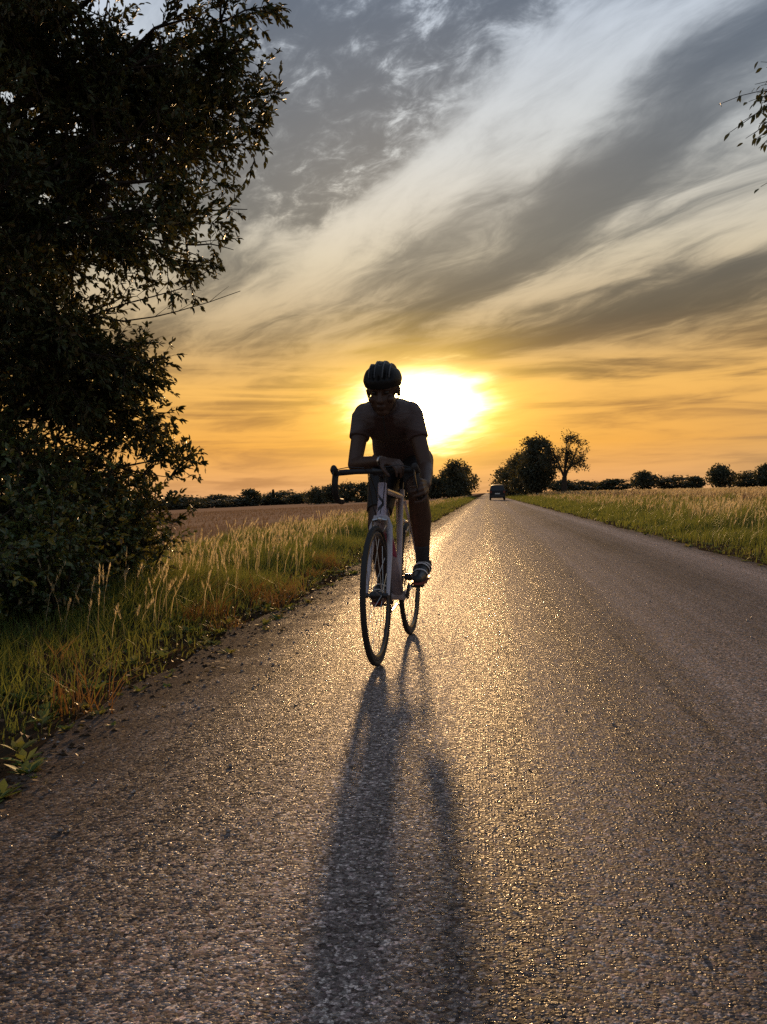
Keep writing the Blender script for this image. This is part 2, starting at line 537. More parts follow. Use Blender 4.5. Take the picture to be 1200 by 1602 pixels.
MAT = {}
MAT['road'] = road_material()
MAT['verge'] = soil_mat('verge_soil', (.026, .018, .011), (.068, .046, .028), 3.0)
MAT['stubble'] = soil_mat('stubble_field', (.235, .142, .085), (.44, .275, .16), 1.1, (3.0, .12, 1), .05)
MAT['crop'] = soil_mat('ripe_meadow', (.13, .085, .035), (.30, .20, .09), 1.4, (1, .6, 1), .05)
MAT['bark'] = mat('bark', (.045, .034, .026), .9, var=.4, vscale=14, bump=.01, bscale=40, spec=.2)
MAT['leaf_tree'] = leaf_mat('tree_leaf', [(0, (.030, .043, .015)), (.6, (.046, .062, .020)), (1, (.075, .055, .022))], .07, .5, .25)
MAT['leaf_bush'] = leaf_mat('bush_leaf', [(0, (.045, .075, .022)), (.55, (.075, .115, .034)), (1, (.16, .11, .04))], .2, .38, .5)
MAT['leaf_far'] = leaf_mat('far_leaf', [(0, (.040, .048, .034)), (.6, (.060, .068, .046)), (1, (.09, .074, .05))], .12, .6, .2)  # leaf colour lightened and greyed, with the distance haze put into it
MAT['grass'] = leaf_mat('grass_blade', [(0, (.052, .098, .018)), (.45, (.10, .155, .034)), (.75, (.17, .175, .048)), (1, (.32, .20, .09))], .34, .55, .2, (.34, .32, .06))
MAT['seed'] = leaf_mat('seed_grass', [(0, (.34, .27, .14)), (.6, (.52, .43, .25)), (1, (.62, .52, .34))], .5, .6, .2, (.75, .6, .33))
MAT['litter'] = leaf_mat('dry_leaf', [(0, (.05, .03, .018)), (.5, (.13, .07, .035)), (1, (.30, .17, .07))], .15, .6, .3)
MAT['straw'] = leaf_mat('straw', [(0, (.16, .095, .052)), (1, (.30, .18, .10))], .1, .6, .2, (.6, .42, .22))
MAT['rust'] = leaf_mat('rusty_blade', [(0, (.06, .030, .016)), (.5, (.13, .075, .030)), (1, (.22, .16, .06))], .25, .6, .2, (.5, .25, .06))
MAT['pebble'] = mat('pebble', (.23, .2, .18), .35, var=.5, vscale=9, spec=.6)
rng = np.random.default_rng(11)
random.seed(5)

# ------------------------------------------------------------------ terrain
def ground_z(x, y):
    """height of the land (road is 0)"""
    x = np.asarray(x, float); y = np.asarray(y, float)
    zl = -0.027 * np.maximum(0, -x - 6.0); zl = np.maximum(zl, -5.0)
    zl = zl + .06 * np.clip((-x - 1.9) / .8, 0, 1) * (1 - np.clip((-x - 4.2) / 2.0, 0, 1))
    zr = .42 * np.clip((x - 4.6) / 3.6, 0, 1) ** 1.0
    zr = zr * zr * (3 - 2 * zr / .42) / .42 * 1.0 if False else zr
    return np.where(x < 0, zl, zr)


def sheet(name, xs, ys, zf, m, smooth=True):
    X, Y = np.meshgrid(xs, ys)
    Z = zf(X, Y)
    V = np.stack([X, Y, Z], -1).reshape(-1, 3)
    nx, ny = len(xs), len(ys)
    i = np.arange((ny - 1) * nx).reshape(ny - 1, nx)[:, :-1].ravel()
    F = np.stack([i, i + 1, i + nx + 1, i + nx], 1)
    o = link(name, npmesh(name, V, F, smooth=smooth), None, m)
    return tag(o, kind='structure')


ys_near = np.concatenate([np.arange(-40, 0, 4), np.arange(0, 30, .25), np.arange(30, 80, 1.0), np.arange(80, 260, 6), np.arange(260, 700, 40), [900, 1400, 2400, 3600]])

def road_edges(y):
    l = -1.56 + .05 * np.sin(y * .9) + .035 * np.sin(y * 2.7 + 1) + .02 * np.sin(y * 7.3)
    r = 2.98 + .05 * np.sin(y * .7 + 2) + .035 * np.sin(y * 2.3) + .02 * np.sin(y * 6.1)
    return l, r

ts = np.linspace(0, 1, 25)
YY = ys_near
l_, r_ = road_edges(YY)
far_k = np.clip((YY - 200) / 500, 0, 1)
X = l_[:, None] * (1 - ts) + r_[:, None] * ts
crown_z = .03 * (1 - ((ts - .5) * 2) ** 2)
V = np.stack([X, np.repeat(YY[:, None], 25, 1), np.repeat(crown_z[None], len(YY), 0)], -1).reshape(-1, 3)
nx = 25
i_ = np.arange((len(YY) - 1) * nx).reshape(-1, nx)[:, :-1].ravel()
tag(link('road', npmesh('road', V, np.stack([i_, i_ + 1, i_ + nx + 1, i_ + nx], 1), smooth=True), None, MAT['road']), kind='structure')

def bumpy(X, Y):
    return ground_z(X, Y) - .02 + .02 * np.sin(X * 5.1 + Y * 1.3) * np.sin(Y * 2.9 + 1) + .012 * np.sin(X * 13 + 2) * np.sin(Y * 11)

def verge_l(X, Y):
    z = bumpy(X, Y); k = np.clip((-X - 1.5) / .5, 0, 1)
    return -.03 * (1 - k) + z * k
def verge_r(X, Y):
    z = bumpy(X, Y); k = np.clip((X - 2.9) / .5, 0, 1)
    return -.03 * (1 - k) + z * k

sheet('left_verge', np.concatenate([np.linspace(-4.4, -1.3, 30)]), ys_near, verge_l, MAT['verge'])
sheet('right_verge', np.linspace(2.7, 6.5, 28), ys_near, verge_r, MAT['verge'])
sheet('left_field', np.concatenate([[-3000, -2000, -1200, -700, -400], np.linspace(-260, -20, 40), np.linspace(-19, -4.4, 26)]), ys_near,
      lambda X, Y: ground_z(X, Y) - .02 + (.03 * np.sin(X * 2.0)) * (X < -4.8) * (X > -60), MAT['stubble'])
sheet('right_field', np.concatenate([np.linspace(6.5, 30, 30), np.linspace(34, 260, 40), [400, 700, 1200, 2000, 3000]]), ys_near,
      lambda X, Y: ground_z(X, Y) - .02 + .03 * np.sin(X * 1.7 + Y * .3) * np.sin(Y * .8), MAT['crop'])

# ------------------------------------------------------------------ grass
def blades(n, x, y, h, w, lean, tint, z=None, wind=(0.25, -.1)):
    """n curved blades -> V, F, tint"""
    z = ground_z(x, y) - .03 if z is None else z
    a = rng.uniform(0, 2 * np.pi, n)
    la = rng.uniform(0, 2 * np.pi, n)
    lx = np.cos(la) * lean + wind[0] * lean; ly = np.sin(la) * lean + wind[1] * lean
    ca, sa = np.cos(a) * w / 2, np.sin(a) * w / 2
    V = np.zeros((n, 5, 3))
    for k, (t, ww) in enumerate(((0, 1), (0, -1), (.5, .8), (.5, -.8), (1, 0))):
        V[:, k, 0] = x + lx * h * t * t + ca * ww
        V[:, k, 1] = y + ly * h * t * t + sa * ww
        V[:, k, 2] = z + h * t * (1 - .25 * lean * t)
    F = np.array([[0, 1, 3], [0, 3, 2], [2, 3, 4]])
    F = (np.arange(n)[:, None, None] * 5 + F[None]).reshape(-1, 3)
    return V.reshape(-1, 3), F, np.repeat(tint, 5)


def seeds(n, x, y, h, tint, size=1.0, z=None):
    """tall stalks with a feathery seed head each"""
    z = ground_z(x, y) - .03 if z is None else z
    K = 16
    la = rng.uniform(0, 2 * np.pi, n); lean = rng.uniform(.05, .4, n)
    lx, ly = np.cos(la) * lean + .12, np.sin(la) * lean
    def at(t):
        return np.stack([x + lx * h * t * t, y + ly * h * t * t, z + h * t * (1 - .15 * lean * t)], -1)
    V = np.zeros((n, 5 + K * 3, 3))
    a = rng.uniform(0, np.pi, n); off = np.stack([np.cos(a), np.sin(a), 0 * a], -1) * .0016 * size
    V[:, 0] = at(0) - off; V[:, 1] = at(0) + off; V[:, 2] = at(.55) - off; V[:, 3] = at(.55) + off; V[:, 4] = at(1.0)
    F = [[0, 1, 3], [0, 3, 2], [2, 3, 4]]
    for k in range(K):
        t = .74 + .26 * (k + .5) / K
        p = at(t)
        q = rng.uniform(0, 2 * np.pi, n)
        wdt = (1 - abs((k + .5) / K - .45) * 1.5) * .018 * size * rng.uniform(.7, 1.3, n)
        d = np.stack([np.cos(q) * wdt, np.sin(q) * wdt, rng.uniform(.018, .035, n) * size], -1)
        s_ = np.stack([-np.sin(q), np.cos(q), 0 * q], -1) * (.0035 * size)
        b = 5 + 3 * k
        V[:, b] = p - s_; V[:, b + 1] = p + s_; V[:, b + 2] = p + d
        F.append([b, b + 1, b + 2])
    nv = 5 + K * 3
    F = (np.arange(n)[:, None, None] * nv + np.array(F)[None]).reshape(-1, 3)
    return V.reshape(-1, 3), F, np.repeat(tint, nv)


def merge(parts):
    Vs, Fs, Ts = [], [], []; o = 0
    for V, F, T in parts:
        Vs.append(V); Fs.append(F + o); Ts.append(T); o += len(V)
    return np.concatenate(Vs), np.concatenate(Fs), np.concatenate(Ts)


def lumps(x, y, s=1.0):
    """0..1 uneven growth"""
    return np.clip(.5 + .28 * np.sin(x * 2.3 * s + 1.3 * np.sin(y * 1.1 * s)) + .28 * np.sin(y * 1.7 * s + 1.7 * np.sin(x * 1.9 * s)), 0, 1)


def scatter(n, x0, x1, y0, y1, pw=1.0):
    return rng.uniform(x0, x1, n), y0 + (y1 - y0) * rng.uniform(0, 1, n) ** pw

parts = []
for n, y0, y1, w, hs in ((34000, 2.6, 9, .006, 1.0), (38000, 8, 20, .009, 1.0), (26000, 18, 50, .02, 1.0), (16000, 45, 170, .05, 1.1)):
    x, y = scatter(n, -4.6, -1.62, y0, y1)
    k = lumps(x, y)
    edge = np.clip((-x - 1.62) / .9, 0, 1)
    keep = rng.uniform(0, 1, n) < (.12 + .88 * edge) * (.45 + .55 * k)
    x, y, k, edge = x[keep], y[keep], k[keep], edge[keep]
    h = (.06 + .20 * edge) * (.45 + .75 * k) * rng.uniform(.5, 1.25, len(x)) * hs
    tint = np.clip(rng.normal(.38, .22, len(x)) + .22 * (lumps(x, y, .6) - .5) + .12 * (1 - edge), 0, 1)
    parts.append(blades(len(x), x, y, h, w * rng.uniform(.6, 1.4, len(x)), rng.uniform(.1, .8, len(x)), tint))
V, F, T = merge(parts)
tag(link('left_verge_grass', npmesh('left_verge_grass', V, F, T), None, MAT['grass']), 'green grass growing between the left road edge and the stubble field', 'grass', kind='stuff')

parts = []
for n, y0, y1, w in ((30000, 7, 20, .009), (34000, 18, 45, .02), (24000, 40, 170, .05)):
    x, y = scatter(n, 3.02, 7.6, y0, y1)
    k = lumps(x + 20, y)
    edge = np.clip((x - 3.02) / .8, 0, 1)
    keep = rng.uniform(0, 1, n) < (.12 + .88 * edge) * (.5 + .5 * k)
    x, y, k, edge = x[keep], y[keep], k[keep], edge[keep]
    h = (.08 + .28 * edge) * (.5 + .7 * k) * rng.uniform(.5, 1.25, len(x))
    tint = np.clip(rng.normal(.36, .2, len(x)) + .25 * np.clip((x - 4.8) / 2, 0, 1), 0, 1)
    parts.append(blades(len(x), x, y, h, w * rng.uniform(.6, 1.4, len(x)), rng.uniform(.1, .7, len(x)), tint))
V, F, T = merge(parts)
tag(link('right_verge_grass', npmesh('right_verge_grass', V, F, T), None, MAT['grass']), 'green grass on the bank along the right road edge', 'grass', kind='stuff')

# tall pale seed grasses
parts = []
for n, x0, x1, y0, y1, s_ in ((300, -4.4, -2.0, 5.0, 11, 1.0), (700, -4.4, -2.3, 9, 24, 1.3), (330, -4.2, -2.6, 22, 70, 2.0), (150, -4.2, -2.6, 60, 170, 3.4)):
    x, y = scatter(n, x0, x1, y0, y1)
    keep = lumps(x, y, .8) > .38; x, y = x[keep], y[keep]
    parts.append(seeds(len(x), x, y, rng.uniform(.20, .48, len(x)), rng.uniform(0, 1, len(x)), s_))
V, F, T = merge(parts)
tag(link('left_seed_grass', npmesh('left_seed_grass', V, F, T), None, MAT['seed']), 'pale seed heads of tall grass beside the stubble field', 'grass', kind='stuff')
parts = []
for n, x0, x1, y0, y1, s_ in ((1500, 4.3, 10, 9, 24, 1.3), (2600, 4.6, 16, 20, 50, 2.0), (3200, 4.8, 40, 45, 120, 3.4), (2500, 5, 90, 100, 240, 6.0)):
    x, y = scatter(n, x0, x1, y0, y1)
    keep = lumps(x, y, .7) > .3; x, y = x[keep], y[keep]
    parts.append(seeds(len(x), x, y, rng.uniform(.22, .46, len(x)) * np.where(x < 6, 1.25, 1.0), rng.uniform(0, 1, len(x)), s_))
V, F, T = merge(parts)
tag(link('right_seed_grass', npmesh('right_seed_grass', V, F, T), None, MAT['seed']), 'pale seed heads of tall grass in the right meadow', 'grass', kind='stuff')
parts = []
for n, x0, x1, y0, y1, w in ((9000, 6.4, 14, 12, 45, .02), (9000, 6.4, 50, 40, 120, .06), (7000, 6.4, 110, 110, 330, .16)):
    x, y = scatter(n, x0, x1, y0, y1)
    parts.append(blades(n, x, y, rng.uniform(.12, .34, n), np.full(n, w), rng.uniform(.1, .6, n), np.clip(rng.normal(.5, .25, n), 0, 1)))
V, F, T = merge(parts)
tag(link('meadow_grass', npmesh('meadow_grass', V, F, T), None, MAT['straw']), 'ripe brown grass covering the field to the right', 'grass', kind='stuff')
parts = []
for n, x0, x1, y0, y1, w in ((11000, -14, -4.2, 6, 30, .012), (11000, -40, -4.3, 28, 110, .05)):
    x, y = scatter(n, x0, x1, y0, y1)
    x = np.round(x / .3) * .3 + rng.normal(0, .03, n)
    parts.append(blades(n, x, y, rng.uniform(.06, .17, n), np.full(n, w), rng.uniform(.05, .5, n), rng.uniform(0, 1, n)))
V, F, T = merge(parts)
tag(link('stubble', npmesh('stubble', V, F, T), None, MAT['straw']), 'cut straw stubble standing in rows on the left field', 'stubble', kind='stuff')

# dry leaves, twigs and chippings along the left edge
def flat_leaves(n, x, y, z, size, tint):
    a = rng.uniform(0, 2 * np.pi, n); up = rng.uniform(0, .6, n)
    d = np.stack([np.cos(a), np.sin(a), rng.uniform(-.2, .3, n)], -1) * size[:, None]
    s_ = np.stack([-np.sin(a), np.cos(a), rng.uniform(-.3, .3, n)], -1) * (size * .33)[:, None]
    p = np.stack([x, y, z], -1)
    lift = np.zeros((n, 3)); lift[:, 2] = size * up * .5
    V = np.stack([p - d * .5, p + s_ + lift, p + d * .5, p - s_ + lift], 1)
    F = np.array([[0, 1, 2], [0, 2, 3]])
    F = (np.arange(n)[:, None, None] * 4 + F[None]).reshape(-1, 3)
    return V.reshape(-1, 3), F, np.repeat(tint, 4)

n = 1500
x = -1.25 - np.abs(rng.normal(0, .55, n)); y = rng.uniform(1.8, 16, n)
V, F, T = flat_leaves(n, x, y, np.where(x > -1.6, .012, .0) + rng.uniform(.003, .014, n), rng.uniform(.012, .038, n), rng.uniform(0, 1, n))
tag(link('leaf_litter', npmesh('leaf_litter', V, F, T), None, MAT['litter']), 'dry brown leaves lying along the left road edge', 'leaf litter', kind='stuff')
# rusty dry tufts among the grass
nc = 20
cx_ = rng.uniform(-2.7, -1.62, nc); cy_ = 2.4 + 14 * rng.uniform(0, 1, nc) ** 1.3
K = 60
x = np.repeat(cx_, K) + rng.normal(0, .07, nc * K); y = np.repeat(cy_, K) + rng.normal(0, .07, nc * K)
V, F, T = blades(nc * K, x, y, np.repeat(rng.uniform(.10, .30, nc), K) * rng.uniform(.5, 1.2, nc * K), rng.uniform(.003, .008, nc * K), rng.uniform(.2, 1.2, nc * K),
                 np.clip(np.repeat(rng.uniform(.2, .9, nc), K) + rng.normal(0, .15, nc * K), 0, 1))
tag(link('dry_tufts', npmesh('dry_tufts', V, F, T), None, MAT['rust']), 'rusty dry tufts of weed in the left verge', 'weeds', kind='stuff')
# weeds on the soil edge
parts = []
for (n0, xa, xb, ya, yb) in ((520, -2.6, -1.38, 2.2, 16), (160, 2.85, 3.5, 6, 22)):
    cx_ = rng.uniform(xa, xb, n0); cy_ = ya + (yb - ya) * rng.uniform(0, 1, n0) ** 1.3
    K = 9
    X0 = np.repeat(cx_, K); Y0 = np.repeat(cy_, K); n = n0 * K
    sz = np.repeat(rng.uniform(.03, .085, n0), K) * rng.uniform(.7, 1.2, n)
    a = rng.uniform(0, 2 * np.pi, n); up = rng.uniform(.15, 1.1, n)
    D = np.stack([np.cos(a), np.sin(a), up], -1); D /= np.linalg.norm(D, axis=1)[:, None]
    S_ = np.stack([-np.sin(a), np.cos(a), 0 * a], -1) * (sz * .2)[:, None]
    p = np.stack([X0, Y0, np.where(X0 > 0, .0, -.005) + 0 * a], -1)
    tip = p + D * sz[:, None]; tip[:, 2] -= sz * .12
    V = np.stack([p, p + D * (sz * .55)[:, None] + S_, tip, p + D * (sz * .55)[:, None] - S_], 1).reshape(-1, 3)
    F = (np.arange(n)[:, None, None] * 4 + np.array([[0, 1, 2], [0, 2, 3]])[None]).reshape(-1, 3)
    parts.append((V, F, np.repeat(np.clip(np.repeat(rng.uniform(.1, 1, n0), K) + rng.normal(0, .08, n), 0, 1), 4)))
V, F, T = merge(parts)
tag(link('low_weeds', npmesh('low_weeds', V, F, T), None, MAT['grass']), 'low leafy weeds on the bare soil at the road edges', 'weeds', kind='stuff')
n = 2600
x = -1.35 - np.abs(rng.normal(0, .38, n)); y = 2.0 + 16 * rng.uniform(0, 1, n) ** 1.3
sz = rng.uniform(.003, .016, n) * rng.uniform(.5, 1, n)
P = np.stack([x, y, np.full(n, .0) + sz * .3], -1)
O6 = np.array([[1, 0, 0], [-1, 0, 0], [0, 1, 0], [0, -1, 0], [0, 0, .7], [0, 0, -.7]], float)
Q8 = np.array([[0, 2, 4], [2, 1, 4], [1, 3, 4], [3, 0, 4], [2, 0, 5], [1, 2, 5], [3, 1, 5], [0, 3, 5]])
V = P[:, None] + O6[None] * sz[:, None, None] * rng.uniform(.5, 1.4, (n, 6, 1))
tag(link('soil_crumbs', npmesh('soil_crumbs', V.reshape(-1, 3), (np.arange(n)[:, None, None] * 6 + Q8[None]).reshape(-1, 3)), None, MAT['verge']),
    'crumbled soil and grit along the left road edge', 'grit', kind='stuff')
n = 900
x = np.where(rng.uniform(0, 1, n) < .6, -1.0 - np.abs(rng.normal(0, .5, n)), np.where(rng.uniform(0, 1, n) < .5, rng.uniform(-1.5, 2.9, n), 2.9 + rng.normal(0, .2, n)))
y = 1.4 + 16 * rng.uniform(0, 1, n) ** 1.4
sz = rng.uniform(.003, .010, n)
O8 = np.array([[1, 0, 0], [-1, 0, 0], [0, 1, 0], [0, -1, 0], [0, 0, .7], [0, 0, -.7]], float)
F8 = np.array([[0, 2, 4], [2, 1, 4], [1, 3, 4], [3, 0, 4], [2, 0, 5], [1, 2, 5], [3, 1, 5], [0, 3, 5]])
P = np.stack([x, y, .03 * (1 - np.clip(((x - .7) / 2.25) ** 2, 0, 1)) + sz * .4], -1)
V = P[:, None] + O8[None] * sz[:, None, None] * rng.uniform(.6, 1.3, (n, 6, 1))
tag(link('loose_chippings', npmesh('loose_chippings', V.reshape(-1, 3), (np.arange(n)[:, None, None] * 6 + F8[None]).reshape(-1, 3)), None, MAT['pebble']),
    'small loose stone chippings lying on the road', 'gravel', kind='stuff')

# ------------------------------------------------------------------ trees
def norm(v):
    return v / max(1e-9, np.linalg.norm(v))

def tube_arrays(pts, rr, n):
    pts = np.asarray(pts); m = len(pts)
    V = np.zeros((m, n, 3)); a = None
    for i in range(m):
        t = norm(pts[min(i + 1, m - 1)] - pts[max(i - 1, 0)])
        if a is None: a = norm(np.cross(t, [0, 0, 1] if abs(t[2]) < .9 else [1, 0, 0]))
        a = norm(a - t * np.dot(a, t)); b = np.cross(t, a)
        q = np.arange(n) * 2 * np.pi / n
        V[i] = pts[i] + rr[i] * (np.cos(q)[:, None] * a + np.sin(q)[:, None] * b)
    i, j = np.meshgrid(np.arange(m - 1), np.arange(n), indexing='ij')
    i, j = i.ravel(), j.ravel(); j2 = (j + 1) % n
    F = np.stack([i * n + j, i * n + j2, (i + 1) * n + j2, (i + 1) * n + j], 1)
    return V.reshape(-1, 3), F

class Wood:
    def __init__(s): s.V = []; s.F = []; s.o = 0
    def tube(s, pts, r0, r1, n=5):
        V, F = tube_arrays(pts, np.linspace(r0, r1, len(pts)), n)
        s.V.append(V); s.F.append(F + s.o); s.o += len(V)
    def link(s, name, m, parent):
        return link(name, npmesh(name, np.concatenate(s.V), np.concatenate(s.F), smooth=True), parent, m)

def path(p0, p1, k, wob, sag=0.0):
    t = np.linspace(0, 1, k)[:, None]
    P = p0 + (p1 - p0) * t
    L = np.linalg.norm(p1 - p0)
    P += np.cumsum(rng.normal(0, wob * L / k, (k, 3)), 0) * np.minimum(1, t * 3)
    P[:, 2] += (sag * L * (4 * t * (1 - t)))[:, 0]
    return P

def leaves_mesh(name, P, D, N, size, ratio, tint, mat_, parent):
    """rhombic folded leaves; P base points, D unit directions, N rough normals"""
    n = len(P)
    S = np.cross(D, N); S /= np.maximum(1e-6, np.linalg.norm(S, axis=1))[:, None]
    Nn = np.cross(S, D)
    s = size[:, None]
    V = np.zeros((n, 6, 3))
    V[:, 0] = P
    V[:, 1] = P + D * s * .32 + S * s * ratio * .46 + Nn * s * .07
    V[:, 2] = P + D * s * .68 + S * s * ratio * .38 + Nn * s * .05
    V[:, 3] = P + D * s - Nn * s * .08
    V[:, 4] = P + D * s * .68 - S * s * ratio * .38 + Nn * s * .05
    V[:, 5] = P + D * s * .32 - S * s * ratio * .46 + Nn * s * .07
    F = np.array([[0, 1, 2, 3], [0, 3, 4, 5]])
    F = (np.arange(n)[:, None, None] * 6 + F[None]).reshape(-1, 4)
    o = link(name, npmesh(name, V.reshape(-1, 3), F, np.repeat(tint, 6)), parent, mat_)
    return o

class Leaves:
    def __init__(s): s.P = []; s.D = []; s.N = []; s.S = []
    def twig(s, pts, n, size, spread=.9, droop=.2):
        t = rng.uniform(.12, 1, n)
        k = np.minimum((t * (len(pts) - 1)).astype(int), len(pts) - 2)
        f = (t * (len(pts) - 1) - k)[:, None]
        P = pts[k] * (1 - f) + pts[k + 1] * f
        d = norm(pts[-1] - pts[0])
        D = d + rng.normal(0, spread * .6, (n, 3)); D[:, 2] -= droop
        D /= np.linalg.norm(D, axis=1)[:, None]
        N = rng.normal(0, .6, (n, 3)); N[:, 2] += .7
        s.P.append(P); s.D.append(D); s.N.append(N); s.S.append(size * rng.uniform(.6, 1.2, n))
    def arrays(s):
        return np.concatenate(s.P), np.concatenate(s.D), np.concatenate(s.N), np.concatenate(s.S)


def near_tree():
    base = np.array([-4.5, 7.5, -.05])
    root = empty('roadside_tree', base)
    tag(root, 'big dark leafy tree overhanging the left road edge', 'tree')
    zz = np.array([-.5, .3, .8, 1.3, 1.6, 1.95, 2.2, 2.5, 3.1, 3.5, 3.9, 4.1, 4.7, 5.6, 6.6, 7.6])
    rr = np.array([1.4, 1.7, 1.9, 2.05, 2.0, 1.92, 2.05, 2.25, 2.55, 2.58, 2.62, 2.74, 2.86, 2.8, 2.3, 1.0])
    R = lambda z: np.interp(z, zz, rr)
    tr = Wood()
    tp = np.array([[0, 0, 0], [.06, .02, .8], [-.02, .05, 1.8], [.08, 0, 2.9], [.02, -.06, 4.2], [.1, 0, 5.6], [.05, .05, 6.9]]) 
    tr.tube(tp, .17, .03, 10)
    tr.link('trunk', MAT['bark'], root)
    def trunk(z): return np.array([np.interp(z, tp[:, 2], tp[:, 0]), np.interp(z, tp[:, 2], tp[:, 1]), z])
    lv = Leaves()
    NL = 92
    for i in range(NL):
        zt = .5 + 5.9 * ((i + rng.uniform(0, 1)) / NL) ** 1.3
        th = i * 2.399 + rng.uniform(-.4, .4)
        if i % 9 == 4: zt, th = rng.uniform(2.9, 4.9), rng.uniform(-.55, .45)
        ze = max(.5, min(7.2, zt + rng.uniform(-.8, .9)))
        r = R(ze) - rng.uniform(.2, .55)
        end = np.array([math.cos(th) * r, math.sin(th) * r * .92, ze])
        st = trunk(zt)
        w = Wood()
        lp = path(st, end, 9, .20, .04)
        w.tube(lp, .042, .003, 6)
        inview = math.cos(th - .1) > -.35
        for b in range(17 if inview else 6):
            t = rng.uniform(.22, 1.0); p = lp[min(8, int(t * 8.99))]
            dirn = norm(norm(end - st) * .75 + rng.normal(0, .62, 3))
            bl = rng.uniform(.35, .85) * (1.15 - .45 * t)
            bp = path(p, p + dirn * bl, 5, .14, .03)
            if math.hypot(bp[-1][0], bp[-1][1] / .92) > R(bp[-1][2]) + .12: continue
            w.tube(bp, .011, .003, 4)
            for q in range(17 if inview else 10):
                t2 = rng.uniform(.12, 1); p2 = bp[min(4, int(t2 * 4.99))]
                d2 = norm(dirn * .7 + rng.normal(0, .6, 3))
                tl = rng.uniform(.12, .32)
                pts = path(p2, p2 + d2 * tl, 3, .12)
                # ragged, open outline: keep the foliage in the crown
                m_ = pts[-1]
                if math.hypot(m_[0], m_[1] / .92) > R(m_[2]) + .02 + .20 * lumps(m_[2] * 2.4, m_[1] * 2.0): continue
                hole = math.sin(m_[0] * 4.1 + 1.2 * math.sin(m_[2] * 2.7)) + math.sin(m_[2] * 4.6 + 1.4 * math.sin(m_[1] * 3.1)) + math.sin(m_[1] * 3.7 + m_[0] * 2)
                if hole > 1.75: continue
                w.tube(pts, .0032, .0015, 3)
                lv.twig(pts, 11, .062)
        w.link('branch', MAT['bark'], root)
    # bare twig ends reaching past the foliage
    for (ax, az_, bx, bz) in ((2.0, 3.1, 2.62, 3.62), (2.05, 3.1, 2.58, 3.28), (2.0, 2.55, 2.70, 2.62), (2.05, 2.5, 2.62, 2.85)):
        w = Wood()
        pp = path(np.array([ax - .9, -.25, az_ - .15]), np.array([bx - .05, -.3, bz]), 7, .13, -.05)
        w.tube(pp, .008, .0025, 4)
        for k in range(3, 6):
            w.tube(path(pp[k], pp[k] + np.array([.16, rng.normal(0, .05), rng.uniform(-.02, .16)]), 3, .05), .003, .0012, 3)
        w.link('branch', MAT['bark'], root)
    P, D, N, S = lv.arrays()
    c = leaves_mesh('crown', P, D, N, S, .46, rng.uniform(0, 1, len(P)), MAT['leaf_tree'], root)
    c['kind'] = 'stuff'
    return len(P)

near_tree()


def bush(x, y, h, r, label, nst=22, dens=1.0, leaf=.055, mat_='leaf_bush'):
    z0 = float(ground_z(x, y)) - .04
    root = empty('bush', (x, y, z0))
    tag(root, label, 'bush', 'bushes under the roadside tree')
    w = Wood(); lv = Leaves()
    for i in range(nst):
        th = rng.uniform(0, 2 * np.pi); e = rng.uniform(.1, 1) ** .6
        end = np.array([math.cos(th) * r * e, math.sin(th) * r * e, h * (1.05 - .55 * e * e) * rng.uniform(.75, 1.05)])
        sp = path(np.array([math.cos(th) * .1, math.sin(th) * .1, 0]), end, 6, .1, .05)
        w.tube(sp, .012, .004, 4)
        for b in range(int(16 * dens)):
            t = rng.uniform(.15, 1); p = sp[min(5, int(t * 5.99))]
            d2 = norm(norm(end) * .5 + rng.normal(0, .7, 3))
            pts = path(p, p + d2 * rng.uniform(.14, .34), 3, .12)
            if pts[-1][2] < .02: continue
            w.tube(pts, .003, .0013, 3)
            lv.twig(pts, 13, leaf)
    w.link('stems', MAT['bark'], root)
    P, D, N, S = lv.arrays()
    t = np.clip(rng.normal(.4, .28, len(P)), 0, 1)
    c = leaves_mesh('foliage', P, D, N, S, .55, t, MAT[mat_], root); c['kind'] = 'stuff'

bush(-3.55, 5.0, 1.15, .85, 'low green bush nearest the camera at the left road edge')
bush(-3.35, 6.5, 1.25, .82, 'rounded bush beside the verge under the tree crown')
bush(-4.5, 5.8, 1.7, 1.0, 'tall bush under the tree behind the lower bushes', 26)
bush(-3.7, 8.3, 1.2, .95, 'wide bush behind the tree beside the stubble field', 24)
bush(-5.3, 7.6, 1.9, 1.2, 'tallest dark bush around the trunk of the tree', 28)
bush(-2.95, 4.75, .62, .50, 'low bramble nearest the camera beside the left verge grass', 18, 1.0, .045)
bush(-2.95, 6.1, .66, .55, 'low spreading bramble at the foot of the rounded bush', 18, 1.0, .045)
bush(-3.0, 7.6, .70, .60, 'low bramble farthest along the verge towards the stubble', 18, 1.0, .045)
bush(-3.5, 3.9, .8, .7, 'small low bush in the bottom left corner of the verge', 18)


